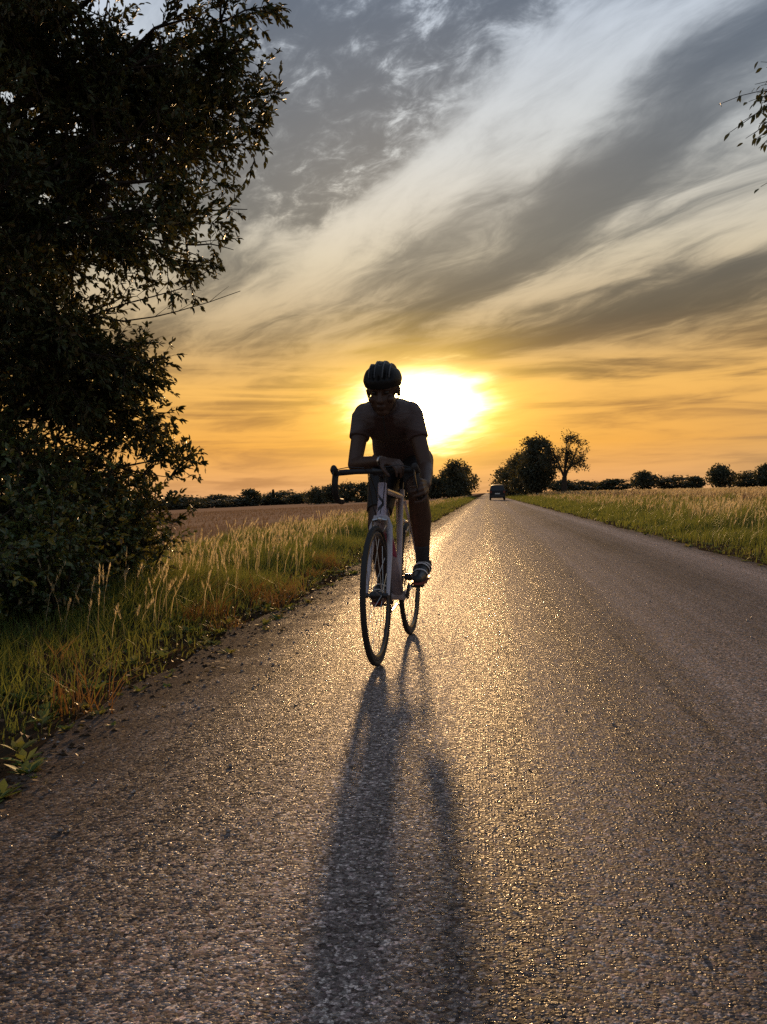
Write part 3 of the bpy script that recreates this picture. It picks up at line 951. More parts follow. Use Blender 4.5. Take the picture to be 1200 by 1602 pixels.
def right_tree():
    base = np.array([6.47, 9.6, .15])
    root = empty('overhanging_tree', base)
    tag(root, 'tree beyond the right frame edge with drooping leafy branch over road', 'tree')
    w = Wood()
    tp = np.array([[0, 0, -.1], [.03, 0, 1.2], [-.05, .05, 2.6], [.05, 0, 4.2], [0, 0, 6.0]])
    w.tube(tp, .2, .04, 10); w.link('trunk', MAT['bark'], root)
    lv = Leaves()
    for i in range(16):
        zt = 1.6 + 4 * i / 16; th = i * 2.4
        if math.cos(th) < -.6 and zt < 4.5: th += math.pi
        st = np.array([0, 0, zt]); end = np.array([math.cos(th) * 2.0, math.sin(th) * 2.0, zt + .8])
        lp = path(st, end, 7, .1, .05); b_ = Wood(); b_.tube(lp, .04, .01, 5)
        for b in range(9):
            p = lp[rng.integers(2, 7)]; d = norm(norm(end - st) * .7 + rng.normal(0, .6, 3))
            bp = path(p, p + d * rng.uniform(.4, .8), 4, .12); b_.tube(bp, .01, .004, 4)
            for q in range(8):
                p2 = bp[rng.integers(1, 4)]; pts = path(p2, p2 + norm(d + rng.normal(0, .6, 3)) * .25, 3, .1)
                lv.twig(pts, 11, .08)
        b_.link('branch', MAT['bark'], root)
    P, D, N, S = lv.arrays()
    c = leaves_mesh('crown', P, D, N, S, .5, rng.uniform(0, 1, len(P)), MAT['leaf_tree'], root); c['kind'] = 'stuff'
    # the branch that shows: its leaves hang one by one
    b_ = Wood()
    B = np.array
    main = B([[0, 0, 3.6], [-1.4, -.6, 4.1], [-2.8, -1.2, 4.15], [-3.7, -1.5, 3.98], [-4.15, -1.6, 3.84]])
    b_.tube(main, .05, .006, 6)
    twigs = [(B([-3.6, -1.5, 4.0]), B([-4.50, -1.62, 3.83])), (B([-3.9, -1.55, 3.9]), B([-4.46, -1.6, 3.62])), (B([-3.7, -1.5, 3.97]), B([-4.22, -1.55, 3.60])),
             (B([-3.5, -1.45, 4.03]), B([-4.20, -1.5, 4.02])), (B([-3.5, -1.45, 4.0]), B([-4.02, -1.5, 3.56])), (B([-3.3, -1.4, 4.05]), B([-4.1, -1.5, 3.78])),
             (B([-3.4, -1.4, 4.05]), B([-4.0, -1.45, 3.70])), (B([-3.6, -1.5, 4.0]), B([-4.3, -1.55, 3.72])),
             (B([-3.0, -1.3, 3.6]), B([-4.20, -1.62, 3.16]))]
    b_.tube(B([[-2.4, -1.0, 4.12], [-2.8, -1.2, 3.75], [-3.1, -1.35, 3.55]]), .012, .005, 5)
    for k in range(46):
        q = rng.normal(0, .5, 3) * B([.10, .2, .13]); twigs.insert(8, (B([-3.4, -1.4, 4.0]) + q, B([-4.06 - .10 * rng.uniform(), -1.5, 3.80]) + rng.normal(0, 1, 3) * B([.06, .12, .13])))
    NT_ = len(twigs) - 1
    br = None
    lf = []
    for k, (a, e) in enumerate(twigs):
        pts = path(a, e, 6, .05, .06)
        b_.tube(pts, .006, .002, 4)
        nl = 13 if k < NT_ else 5
        for j in range(nl):
            t = .3 + .7 * j / (nl - 1) if k < NT_ else .78 + .22 * j / (nl - 1)
            p = pts[min(5, int(t * 5.001))] + rng.normal(0, .015, 3)
            d = norm(np.array([-.45 + rng.normal(0, .4), rng.normal(0, .4), -1.0 + rng.uniform(0, .55)]))
            lf.append((p, d))
    br = b_.link('branch', MAT['bark'], root)
    me = None
    for k in range(3):
        pass
    protos = []
    for k in range(4):
        cv = (.10, .2, .05, .15)[k]
        V = [];
        for t, wd in ((0, .0), (.15, .14), (.4, .23), (.65, .19), (.85, .09), (1, 0)):
            V.append((t, wd, .06 * wd / .2 - cv * t * t)); V.append((t, 0, -cv * t * t)); V.append((t, -wd, .06 * wd / .2 - cv * t * t))
        Fq = []
        for i in range(5):
            Fq += [(i * 3, i * 3 + 1, i * 3 + 4, i * 3 + 3), (i * 3 + 1, i * 3 + 2, i * 3 + 5, i * 3 + 4)]
        m_ = npmesh('leaf', V, Fq, np.full(len(V), .2 + .2 * k)); m_.materials.append(MAT['leaf_tree']); protos.append(m_)
    for i, (p, d) in enumerate(lf):
        o = bpy.data.objects.new('leaf', protos[i % 4]); COL.objects.link(o); o.parent = br
        X = Vector(d); Z = Vector((rng.normal(0, .6), rng.normal(0, .6), 1)); Y = Z.cross(X).normalized(); Z = X.cross(Y)
        s = .068 * rng.uniform(.75, 1.2)
        mm = Matrix.Identity(4)
        for r_ in range(3): mm[r_][0] = X[r_] * s; mm[r_][1] = Y[r_] * s; mm[r_][2] = Z[r_] * s; mm[r_][3] = p[r_]
        o.matrix_local = mm

right_tree()


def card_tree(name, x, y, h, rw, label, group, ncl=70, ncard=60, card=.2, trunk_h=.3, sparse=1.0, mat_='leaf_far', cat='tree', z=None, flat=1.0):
    """mid-distance tree: limbs carrying separate leaf clumps"""
    z0 = float(ground_z(x, y)) - .05 if z is None else z
    root = empty(name, (x, y, z0))
    tag(root, label, cat, group)
    w = Wood()
    tp = path(np.zeros(3), np.array([rng.normal(0, .15), rng.normal(0, .15), h * .72]), 6, .06)
    w.tube(tp, .022 * h + .03, .02, 7)
    Ps = []
    for i in range(ncl):
        th = rng.uniform(0, 2 * np.pi); u = rng.uniform(0, 1) ** .5; ph = rng.uniform(-1, 1)
        zc = h * (trunk_h + (1 - trunk_h) * (.5 + .47 * ph)); rad = rw * math.sqrt(max(.05, 1 - ph * ph * .9)) * u * flat
        c = np.array([math.cos(th) * rad, math.sin(th) * rad, zc])
        if i % 3 == 0:
            k = min(5, max(1, int(5 * (zc / h) * .8))); w.tube(path(tp[k], c, 5, .12), .009 * h, .01, 4)
        Ps.append(c)
    w.link('trunk', MAT['bark'], root)
    Ps = np.array(Ps)
    C = np.repeat(Ps, ncard, 0)
    cr = rw * .30 * sparse
    P = C + rng.normal(0, 1, C.shape) * np.array([cr, cr, cr * .75]) * .62
    D = rng.normal(0, 1, C.shape); D /= np.linalg.norm(D, axis=1)[:, None]
    N = rng.normal(0, 1, C.shape)
    S = card * rng.uniform(.6, 1.4, len(P))
    ok = P[:, 2] > .1
    P, D, N, S = P[ok], D[ok], N[ok], S[ok]
    t = np.clip(np.repeat(rng.uniform(0, .8, len(Ps)), ncard)[ok] + rng.normal(0, .12, len(P)), 0, 1)
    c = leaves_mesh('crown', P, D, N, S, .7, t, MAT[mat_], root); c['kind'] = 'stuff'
    return root

G1 = 'trees lining the right of the road ahead'
card_tree('hedgerow_tree', 7.0, 132, 8.0, 2.6, 'tallest dense tree at the road right of the car', G1, 100, 70, .32, .12)
card_tree('hedgerow_tree', 6.2, 150, 6.9, 2.7, 'dense round tree left of the tallest one behind the car', G1, 90, 60, .32, .08)
card_tree('hedgerow_tree', 5.6, 178, 6.6, 3.0, 'broad low tree right above the car roof', G1, 90, 55, .36, .05)
card_tree('hedgerow_tree', 5.0, 225, 7.0, 3.3, 'small far tree leaning over the road behind the car', G1, 80, 50, .42, .05)
card_tree('hedgerow_tree', 8.0, 146, 6.4, 2.2, 'dark tree just behind the tallest dense tree', G1, 70, 55, .32, .1)
G2 = 'trees lining the left of the road ahead'
card_tree('verge_tree', -5.6, 178, 7.0, 2.6, 'round tree on the left verge with a bough towards the road', G2, 80, 60, .34, .05)
card_tree('verge_tree', -7.4, 186, 5.6, 2.6, 'lower tree behind the rider left of the round verge tree', G2, 70, 55, .34, .05)
card_tree('verge_tree', -5.2, 230, 7.2, 2.8, 'farthest tree on the left of the road at its end', G2, 70, 50, .42, .05)
card_tree('verge_tree', -10.2, 182, 4.2, 2.4, 'low bushy tree right behind the rider\'s left elbow', G2, 60, 50, .34, .03)


def open_tree():
    x, y = 10.4, 128.0
    root = empty('open_tree', (x, y, float(ground_z(x, y)) - .05))
    tag(root, 'tall open crowned tree with bare limbs right of the dense trees', 'tree')
    w = Wood(); A = lambda *q: np.array(q, float)
    T = A([0, 0, 0], [.05, 0, 1.2], [.1, 0, 2.4]); w.tube(T, .42, .32, 8)
    limbs = [(A(.1, 0, 2.3), A(-1.7, .3, 6.2), .2), (A(.1, 0, 2.4), A(.4, -.3, 7.3), .22), (A(.15, 0, 2.2), A(2.0, .2, 6.6), .2), (A(.1, 0, 2.6), A(1.1, .5, 7.1), .16),
             (A(.2, 0, 3.0), A(2.7, -.3, 4.7), .12), (A(0, 0, 2.8), A(-1.8, .2, 4.6), .12)]
    cl = []
    for a, e, r in limbs:
        lp = path(a, e, 9, .09, .05); w.tube(lp, r, .04, 6)
        cl.append(lp[-1])
        for k in range(8):
            p = lp[rng.integers(3, 9)]; d = norm(norm(e - a) * .5 + rng.normal(0, .7, 3)); L_ = rng.uniform(.6, 1.5)
            bp = path(p, p + d * L_, 5, .14); w.tube(bp, .06, .015, 4)
            for q in range(4):
                b2 = bp[rng.integers(1, 5)]; e2 = b2 + norm(d + rng.normal(0, .8, 3)) * rng.uniform(.3, .8)
                w.tube(path(b2, e2, 4, .15), .025, .01, 3)
                if rng.uniform() < .76: cl.append(e2)
    w.link('trunk', MAT['bark'], root)
    C = np.repeat(np.array(cl), 26, 0)
    P = C + rng.normal(0, .24, C.shape)
    D = rng.normal(0, 1, C.shape); D /= np.linalg.norm(D, axis=1)[:, None]
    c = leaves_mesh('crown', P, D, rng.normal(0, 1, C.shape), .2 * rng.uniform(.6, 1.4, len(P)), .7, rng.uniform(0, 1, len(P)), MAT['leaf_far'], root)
    c['kind'] = 'stuff'

open_tree()

# hedge of separate bushes and small trees behind the rider
ordn = ['first', 'second', 'third', 'fourth', 'fifth', 'sixth', 'seventh', 'eighth', 'ninth', 'tenth', 'eleventh', 'twelfth', 'thirteenth', 'fourteenth', 'fifteenth', 'sixteenth', 'seventeenth', 'eighteenth']
for k in range(8):
    yy = 205 - k * 2.0; xx = -37.5 + k * 3.6
    card_tree('field_bush', xx, yy, rng.uniform(3.6, 4.6) * (.85 if k == 0 else 1), rng.uniform(2.2, 2.8), '%s dark bush from the left in the hedge behind the rider' % ordn[k],
              'hedge bushes at the end of the stubble field', 45, 40, .42, .02, cat='bush')

# far tree lines: a few kinds, copied
def far_proto(h, rw, seed, nc=60):
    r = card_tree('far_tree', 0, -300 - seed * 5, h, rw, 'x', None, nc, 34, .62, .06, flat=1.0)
    return r

def copy_thing(r, loc, sc, rz, label, group, name=None):
    c = r.copy(); COL.objects.link(c)
    c.location = loc; c.scale = (sc[0], sc[0], sc[1]); c.rotation_euler = (0, 0, rz)
    c['label'] = label; c['group'] = group; c['category'] = 'tree'
    for ch in r.children:
        d = ch.copy(); COL.objects.link(d); d.parent = c
        d.matrix_parent_inverse = ch.matrix_parent_inverse
    return c

protos = [far_proto(6.0, 3.6, 1), far_proto(6.0, 4.2, 2), far_proto(6.0, 3.0, 3)]

def rayx(px, d):
    """ground x at depth d for a bearing given in photograph columns (used to note down the survey of far trees)"""
    return d * math.tan(math.atan((px - 600) / 1460) - psi)

row = [(880, 40, 15), (915, 50, 17), (960, 46, 21), (1008, 48, 23), (1056, 44, 24), (1088, 34, 20), (1128, 38, 30), (1165, 40, 31), (1200, 44, 32), (1245, 50, 34), (1300, 55, 32)]
for k, (px_, wd, ht) in enumerate(row):
    d = 420 + 12 * math.sin(k * 2.1)
    s = d / 1460.0
    copy_thing(protos[k % 3], (rayx(px_, d), d, .35), (wd * s / 2 / 3.2 * (1 + .2 * math.sin(k * 3.7)), ht * s / 6.0 * (.95 + .2 * math.sin(k * 2.3 + 1))), k * 1.3,
               '%s round tree from the left in the far line across the right meadow' % ordn[k], 'far tree line across the right meadow')
row = [(205, 50, 36), (232, 46, 30), (262, 46, 27), (290, 40, 29), (318, 44, 33), (345, 40, 25), (368, 44, 30), (392, 40, 34), (414, 36, 29), (442, 34, 28), (464, 40, 30), (488, 40, 24), (512, 40, 22)]
for k, (px_, wd, ht) in enumerate(row):
    d = 300 + 14 * math.sin(k * 1.7)
    s = d / 1460.0
    x_ = rayx(px_, d)
    copy_thing(protos[(k + 1) % 3], (x_, d, float(ground_z(x_, d)) - .1), (wd * s / 2 / 2.6 * (1 + .25 * math.sin(k * 4.3)), ht * s / 6.0 * (.60 + .16 * math.sin(k * 2.9))), k * 1.9,
               '%s tree from the left in the far line across the stubble field' % ordn[k], 'far tree line across the stubble field')
for p in protos:
    for ch in list(p.children): bpy.data.objects.remove(ch)
    bpy.data.objects.remove(p)
# one pointed conifer in that line
x_ = rayx(428, 300)
root = empty('conifer', (x_, 300, float(ground_z(x_, 300))))
tag(root, 'pointed conifer rising out of the far left tree line', 'tree')
w = Wood(); w.tube(np.array([[0, 0, 0], [0, 0, 2.2], [0, 0, 5.0]]), .13, .03, 6); w.link('trunk', MAT['bark'], root)
n = 900; zz_ = rng.uniform(.3, 5.2, n); rr_ = .7 * (1 - zz_ / 5.4) * rng.uniform(.3, 1, n); th = rng.uniform(0, 6.283, n)
P = np.stack([np.cos(th) * rr_, np.sin(th) * rr_, zz_], -1); D = np.stack([np.cos(th), np.sin(th), -.3 + 0 * th], -1); D /= np.linalg.norm(D, axis=1)[:, None]
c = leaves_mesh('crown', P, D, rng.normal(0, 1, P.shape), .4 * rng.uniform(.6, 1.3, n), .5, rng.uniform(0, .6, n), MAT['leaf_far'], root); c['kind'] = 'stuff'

# ------------------------------------------------------------------ car
MAT['car'] = mat('dark_car_paint', (.012, .010, .010), .55, 0, .25, .1, 6)
MAT['glass'] = mat('dark_glass', (.010, .009, .009), .25, 0, .4, .1, 5)
MAT['rubber'] = mat('rubber', (.018, .017, .017), .75, var=.2)
MAT['alloy'] = mat('alloy', (.45, .45, .46), .3, 1.0)
MAT['lamp_red'] = mat('red_lamp', (.16, .012, .01), .2, 0, .6)
MAT['plate'] = mat('plate_white', (.55, .55, .52), .45)
MAT['plastic'] = mat('black_plastic', (.02, .02, .021), .5)

def car():
    root = empty('car', (1.13, 100.0, .035))
    tag(root, 'small dark hatchback driving away on the right of the road', 'car')
    st = [(-2.02, .70, .80, .34, .62, .62), (-1.98, .80, .86, .30, .95, .74), (-1.80, .815, .90, .27, 1.22, .70), (-1.62, .82, .91, .25, 1.58, .60), (-1.2, .82, .91, .24, 1.64, .62),
          (-.2, .83, .91, .24, 1.655, .62), (.55, .83, .90, .24, 1.57, .60), (1.05, .825, .90, .25, 1.18, .66), (1.25, .82, .90, .25, 1.0, .74), (1.8, .78, .84, .27, .86, .70), (2.02, .66, .66, .34, .68, .55)]
    V = []; F = []
    for (y, w_, belt, bot, top, wt) in st:
        belt = min(belt, top - .04)
        half = [(w_ * .86, bot), (w_ * .98, bot + .1), (w_, (bot + belt) / 2), (w_ * .985, belt), ((w_ + wt) / 2 * 1.01, (belt + top) / 2), (wt, top - .045), (wt * .84, top - .008), (wt * .4, top + .01)]
        ring = [(x, y, z) for x, z in half] + [(-x, y, z) for x, z in reversed(half)]
        V += ring
    n = 16
    for i in range(len(st) - 1):
        for j in range(n):
            F.append((i * n + j, i * n + (j + 1) % n, (i + 1) * n + (j + 1) % n, (i + 1) * n + j))
    F.append(tuple(range(n))); F.append(tuple(range((len(st) - 1) * n, len(st) * n)))
    MB().addvf(V, F).build('body', MAT['car'], root)
    # rear window follows the hatch
    MB().addvf([(-.60, -1.975, 1.00), (.60, -1.975, 1.00), (.68, -1.845, 1.2), (.56, -1.655, 1.53), (-.56, -1.655, 1.53), (-.68, -1.845, 1.2),
                (-.58, -1.90, 1.0), (.58, -1.90, 1.0), (.62, -1.77, 1.2), (.52, -1.6, 1.5), (-.52, -1.6, 1.5), (-.62, -1.77, 1.2)],
               [(0, 1, 2, 3, 4, 5), (6, 11, 10, 9, 8, 7)] + [(i, (i + 1) % 6, 6 + (i + 1) % 6, 6 + i) for i in range(6)]).build('rear_window', MAT['glass'], root, False)
    for s in (-1, 1):
        MB().addvf([(s * .835, -1.5, .95), (s * .845, .9, .95), (s * .66, .45, 1.5), (s * .655, -1.3, 1.56), (s * .78, -1.5, .95), (s * .78, .9, .95), (s * .60, .45, 1.48), (s * .60, -1.3, 1.53)],
                   [(0, 1, 2, 3), (7, 6, 5, 4), (0, 4, 5, 1), (1, 5, 6, 2), (2, 6, 7, 3), (3, 7, 4, 0)]).build('side_window', MAT['glass'], root, False)
        MB().box((s * .70, -1.985, .88), (.2, .1, .22)).build('tail_light', MAT['lamp_red'], root, False)
        m = MB().ellip((s * .98, .72, 1.0), (.11, .07, .085)); m.tube([(s * .82, .75, .96), (s * .95, .74, .98)], .025, 6); m.build('mirror', MAT['car'], root)
        for yy in (-1.3, 1.28):
            wm = MB().torus((s * .73, yy, .31), .24, .075, nu=28, nv=10, rz=.095)
            # torus is built about Y: turn it so the axle lies along X
            wm.v = [(s * .73 + (p[1] - yy), yy + (p[0] - s * .73), p[2]) for p in wm.v]
            tw = wm.build('wheel', MAT['rubber'], root)
            rm = MB().tube([(s * .74, yy, .31), (s * .80, yy, .31)], [.19, .17], 16)
            for q in range(5):
                a = q * 2 * math.pi / 5
                rm.tube([(s * .81, yy, .31), (s * .81, yy + .17 * math.cos(a), .31 + .17 * math.sin(a))], .02, 5)
            rm.build('rim', MAT['alloy'], tw)
    MB().box((0, -2.03, .46), (1.5, .10, .22)).build('bumper', MAT['plastic'], root, False)
    MB().box((0, -2.035, .70), (.52, .03, .115)).build('licence_plate', MAT['plate'], root, False)

car()

# ------------------------------------------------------------------ bicycle
MAT['white_frame'] = mat('white_frame', (.42, .40, .44), .28, 0, .5, .05, 5, coat=.4)
MAT['black_gloss'] = mat('black_gloss', (.015, .015, .016), .3)
MAT['black_matt'] = mat('black_matt', (.018, .017, .017), .65)
MAT['steel'] = mat('steel', (.5, .5, .5), .28, 1.0)
MAT['tape'] = mat('bar_tape', (.016, .015, .015), .7, bump=.002, bscale=200)

def decal_mat():
    m, nt, out = mat_new('downtube_paint')
    b = nt.node('ShaderNodeBsdfPrincipled'); nt.l.new(b.outputs[0], out.inputs[0])
    P = nt.node('ShaderNodeTexCoord').outputs['Object']
    x, y, z = nt.sep(P)
    n = nt.noise(nt.vm('MULTIPLY', P, (9, 20, 9)), 1.0, 1)
    s = nt.add(nt.mul(z, 14.0), nt.add(nt.mul(y, 22.0), nt.mul(n, 1.4)))
    st = nt.smooth(nt.m('SINE', nt.mul(s, 1.6)), .45, .6)
    zone = nt.mul(nt.smooth(z, .36, .42), nt.sub(1.0, nt.smooth(z, .60, .66)))
    low = nt.sub(1.0, nt.smooth(z, .36, .44))
    c = nt.mix(nt.mul(st, zone), (.36, .31, .35), (.34, .05, .10))
    c = nt.mix(low, c, (.24, .22, .26))
    nt.put(b.inputs['Base Color'], c); b.inputs['Roughness'].default_value = .28; b.inputs['Coat Weight'].default_value = .3
    return m
MAT['downtube'] = decal_mat()

def logo_mat():
    m, nt, out = mat_new('headtube_paint')
    b = nt.node('ShaderNodeBsdfPrincipled'); nt.l.new(b.outputs[0], out.inputs[0])
    P = nt.node('ShaderNodeTexCoord').outputs['Object']
    x, y, z = nt.sep(P)
    # a dark bent emblem on the front of the head tube
    a1 = nt.m('ABSOLUTE', nt.sub(nt.sub(z, .795), nt.mul(y, -1.2)))
    a2 = nt.m('ABSOLUTE', nt.sub(nt.sub(z, .762), nt.mul(y, 1.0)))
    e = nt.m('MAXIMUM', nt.sub(1.0, nt.smooth(a1, .008, .011)), nt.sub(1.0, nt.smooth(a2, .009, .012)))
    e = nt.mul(e, nt.sub(1.0, nt.smooth(nt.m('ABSOLUTE', nt.add(y, .002)), .014, .017)))
    nt.put(b.inputs['Base Color'], nt.mix(e, (.46, .43, .54), (.02, .02, .03))); b.inputs['Roughness'].default_value = .3
    return m
MAT['headtube'] = logo_mat()

BIKE_O = Vector((-.455, 5.433, .022))
BIKE_RZ = math.atan2(-.992, -.078)
bike = empty('bicycle', BIKE_O, BIKE_RZ)
tag(bike, 'white road bicycle with drop handlebars ridden towards the camera', 'bicycle')
WR = .336
RA, FA, BB = Vector((0, 0, WR)), Vector((.9955, 0, WR)), Vector((.41, 0, .272))
def steer(z): return Vector((.948 - (z - WR) * .3057, 0, z))

def wheel(c, front):
    rim = MB().torus(c, .298, .016, nu=64, nv=8, rz=.010).build('wheel', MAT['black_gloss'], bike)
    MB().torus(c, WR - .0135, .0135, nu=72, nv=12).build('tyre', MAT['rubber'], rim)
    hub = MB().tube([c + Vector((0, -.055, 0)), c + Vector((0, -.03, 0)), c + Vector((0, -.028, 0)), c + Vector((0, .028, 0)), c + Vector((0, .03, 0)), c + Vector((0, .055, 0))],
                    [.012, .012, .02, .02, .012, .012], 14).build('hub', MAT['black_gloss'], rim)
    sp = MB()
    for k in range(20):
        a = 2 * math.pi * k / 20; s = 1 if k % 2 else -1
        a2 = a + s * (1 if (k // 2) % 2 else -1) * .5
        sp.tube([c + Vector((.018 * math.cos(a2), s * .028, .018 * math.sin(a2))), c + Vector((.285 * math.cos(a), 0, .285 * math.sin(a)))], .0013, 4)
    sp.build('spokes', MAT['steel'], rim)
    if front:
        MB().box(c + Vector((-.22, .0, -.205)), (.018, .022, .004)).build('reflector', MAT['steel'], rim, False)

wheel(FA, True); wheel(RA, False)
# frame
seat_top = Vector((.41 - .56 * math.cos(RAD(73.5)), 0, .272 + .56 * math.sin(RAD(73.5))))
fr = MB()
fr.tube([steer(.845) + Vector((0, 0, 0)), seat_top], [.017, .015], 12)
fr.tube([BB, seat_top + Vector((-.01, 0, .03))], .0165, 12)
for s in (-1, 1):
    fr.tube([BB + Vector((-.02, s * .03, 0)), Vector((.25, s * .045, .30)), RA + Vector((0, s * .066, 0))], [.013, .011, .009], 8)
    fr.tube([seat_top + Vector((.0, s * .02, -.03)), Vector((.12, s * .045, .57)), RA + Vector((0, s * .066, 0))], [.009, .008, .007], 8)
    fr.box(RA + Vector((0, s * .066, 0)), (.05, .006, .04))
fr.tube([BB + Vector((0, -.04, 0)), BB + Vector((0, .04, 0))], .024, 14)
fr.tube([seat_top + Vector((-.004, 0, .0)), seat_top + Vector((-.012, 0, .035))], .021, 12)
fr.build('frame', MAT['white_frame'], bike)
MB().tube([steer(.742) + Vector((-.015, 0, 0)), BB + Vector((.02, 0, .03))], [.031, .034], 14, squash=(1.0, 1.0)).build('down_tube', MAT['downtube'], bike)
MB().tube([steer(.705), steer(.75), steer(.82), steer(.875)], [.026, .023, .022, .024], 16).build('head_tube', MAT['headtube'], bike)
fk = MB()
for s in (-1, 1):
    fk.tube([steer(.70) + Vector((0, s * .022, 0)), steer(.66) + Vector((.0, s * .042, 0)), steer(.52) + Vector((.008, s * .05, 0)), FA + Vector((-.004, s * .054, 0))], [.017, .016, .013, .009], 10, squash=(.8, 1.2))
fk.box(steer(.698), (.045, .07, .028), Matrix.Rotation(RAD(-17), 3, 'Y'))
fk.build('fork', MAT['white_frame'], bike)
st_ = MB().tube([steer(.878), steer(.925)], .017, 12).tube([steer(.915), Vector((.872, 0, .935))], [.019, .018], 12)
st_.build('stem', MAT['black_matt'], bike)
MB().tube([(.872, -.03, .935), (.872, .03, .935)], .021, 12).build('stem_clamp', MAT['black_gloss'], bike)
hb = MB()
for s in (-1, 1):
    pts = [(.872, 0, .935), (.872, s * .12, .935), (.875, s * .165, .934), (.895, s * .19, .932), (.93, s * .197, .930), (.962, s * .199, .915), (.972, s * .2, .88), (.962, s * .202, .845),
           (.935, s * .204, .812), (.90, s * .205, .796), (.83, s * .206, .79), (.80, s * .206, .79)]
    hb.tube([Vector(p) for p in pts], [.013] * 2 + [.0155] * 10, 10)
hb.build('handlebar', MAT['tape'], bike)
for s in (-1, 1):
    h = MB().tube([(.935, s * .198, .928), (.965, s * .199, .932), (.995, s * .198, .944), (1.008, s * .197, .955)], [.017, .019, .019, .013], 10)
    h.ellip((1.0, s * .197, .948), (.016, .016, .02), 10, 8)
    ho = h.build('brake_hood', MAT['rubber'], bike)
    MB().tube([(1.006, s * .197, .935), (1.014, s * .2, .90), (1.004, s * .206, .86), (.985, s * .21, .825)], [.008, .007, .0065, .006], 6, squash=(.6, 1.3)).build('brake_lever', MAT['black_gloss'], ho)
    MB().ellip((.798, s * .206, .79), (.006, .013, .013), 10, 6).build('bar_end_plug', MAT['steel'], bike)
cb = MB()
cb.tube([(1.0, -.185, .945), (1.01, -.12, .955), (.99, -.05, .950), (.92, -.03, .90), (.87, -.02, .84), (.81, -.02, .78)], .0023, 6)
cb.tube([(1.0, .185, .945), (1.015, .12, .96), (.985, .04, .95), (.91, .035, .87), (.88, .02, .80), (.872, .0, .725)], .0023, 6)
cb.tube([(.9, .05, .93), (.905, .045, .86), (.86, .035, .76), (.78, .03, .69)], .0023, 6)
cb.tube([(.9, -.05, .93), (.905, -.045, .86), (.86, -.035, .76), (.78, -.03, .69)], .0023, 6)
cb.build('brake_cable', MAT['black_gloss'], bike)
for nm, c, s0 in (('front', steer(.70) + Vector((.042, 0, -.012)), 1), ('rear', Vector((.185, 0, .655)), -1)):
    bk = MB().ellip(c + Vector((0, 0, .012)), (.012, .014, .014), 10, 8)
    for s in (-1, 1):
        bk.tube([c + Vector((0, s * .006, .012)), c + Vector((.002, s * .034, .006)), c + Vector((0, s * .034, -.022)), c + Vector((-.002, s * .022, -.042))], [.007, .007, .006, .005], 6)
        bk.box(c + Vector((-.004, s * .017, -.045)), (.045, .007, .010))
    bk.build('brake_caliper', MAT['steel'], bike)
sdm = MB()
sp0 = Vector((.41 - .70 * math.cos(RAD(73.5)), 0, .272 + .70 * math.sin(RAD(73.5))))
MB().tube([seat_top, sp0], .0136, 12).build('seat_post', MAT['black_gloss'], bike)
V = []; F = []
for i, (x_, w_, z_, t_) in enumerate(((-.135, .045, .012, .03), (-.12, .066, .016, .05), (-.06, .066, .010, .055), (0, .038, .002, .045), (.06, .022, .0, .035), (.125, .018, -.002, .03), (.14, .008, -.008, .02))):
    for q in range(10):
        a = 2 * math.pi * q / 10
        V.append((sp0.x + .01 + x_, w_ * math.cos(a), sp0.z + .045 + z_ + (t_ / 2) * math.sin(a) * (1 if math.sin(a) > 0 else 1)))
for i in range(6):
    for q in range(10): F.append((i * 10 + q, i * 10 + (q + 1) % 10, (i + 1) * 10 + (q + 1) % 10, (i + 1) * 10 + q))
F += [tuple(range(10)), tuple(range(60, 70))]
MB().addvf(V, F).build('saddle', MAT['black_matt'], bike)
# cranks: rider's left pedal forward and up, right back and down
ca = RAD(24)
pl = BB + Vector((.17 * math.cos(ca), .098, .17 * math.sin(ca))); pr = BB + Vector((-.17 * math.cos(ca), -.098, -.17 * math.sin(ca)))
for s, p in ((1, pl), (-1, pr)):
    MB().tube([BB + Vector((0, s * .052, 0)), (BB + p) / 2 + Vector((0, s * .02 , 0)), p + Vector((0, -s * .012, 0))], [.017, .013, .012], 8, squash=(.7, 1.25)).build('crank_arm', MAT['black_gloss'], bike)
    pd = MB().tube([p, p + Vector((0, s * .06, 0))], .008, 8)
    pd.box(p + Vector((.005, s * .04, 0)), (.07, .052, .014))
    pd.build('pedal', MAT['black_matt'], bike)
cr = MB().torus(BB + Vector((0, -.045, 0)), .096, .006, nu=48, nv=6, rz=.002).torus(BB + Vector((0, -.038, 0)), .072, .005, nu=40, nv=6, rz=.002)
for k in range(5):
    a = k * 2 * math.pi / 5
    cr.tube([BB + Vector((0, -.045, 0)), BB + Vector((.092 * math.cos(a), -.045, .092 * math.sin(a)))], .006, 5)
cr.build('chainring', MAT['black_gloss'], bike)
ch = MB().tube([Vector((.41, -.044, .37)), Vector((.2, -.044, .385)), Vector((0, -.045, WR + .045))], .0045, 6)
ch.tube([Vector((.41, -.044, .176)), Vector((.2, -.044, .2)), Vector((.012, -.045, .165))], .0045, 6)
ch.build('chain', MAT['steel'], bike)
cs = MB()
for k in range(6): cs.torus(RA + Vector((0, -.028 - k * .0045, 0)), .05 - k * .005, .004, nu=28, nv=6, rz=.0012)
cs.build('cassette', MAT['steel'], bike)
rd = MB().tube([RA + Vector((0, -.062, -.02)), RA + Vector((.02, -.062, -.07)), RA + Vector((.012, -.05, -.165))], [.012, .011, .007], 8)
rd.torus(RA + Vector((.02, -.045, -.085)), .014, .005, nu=16, nv=6); rd.torus(RA + Vector((.012, -.045, -.16)), .014, .005, nu=16, nv=6)
rd.build('derailleur', MAT['black_gloss'], bike)

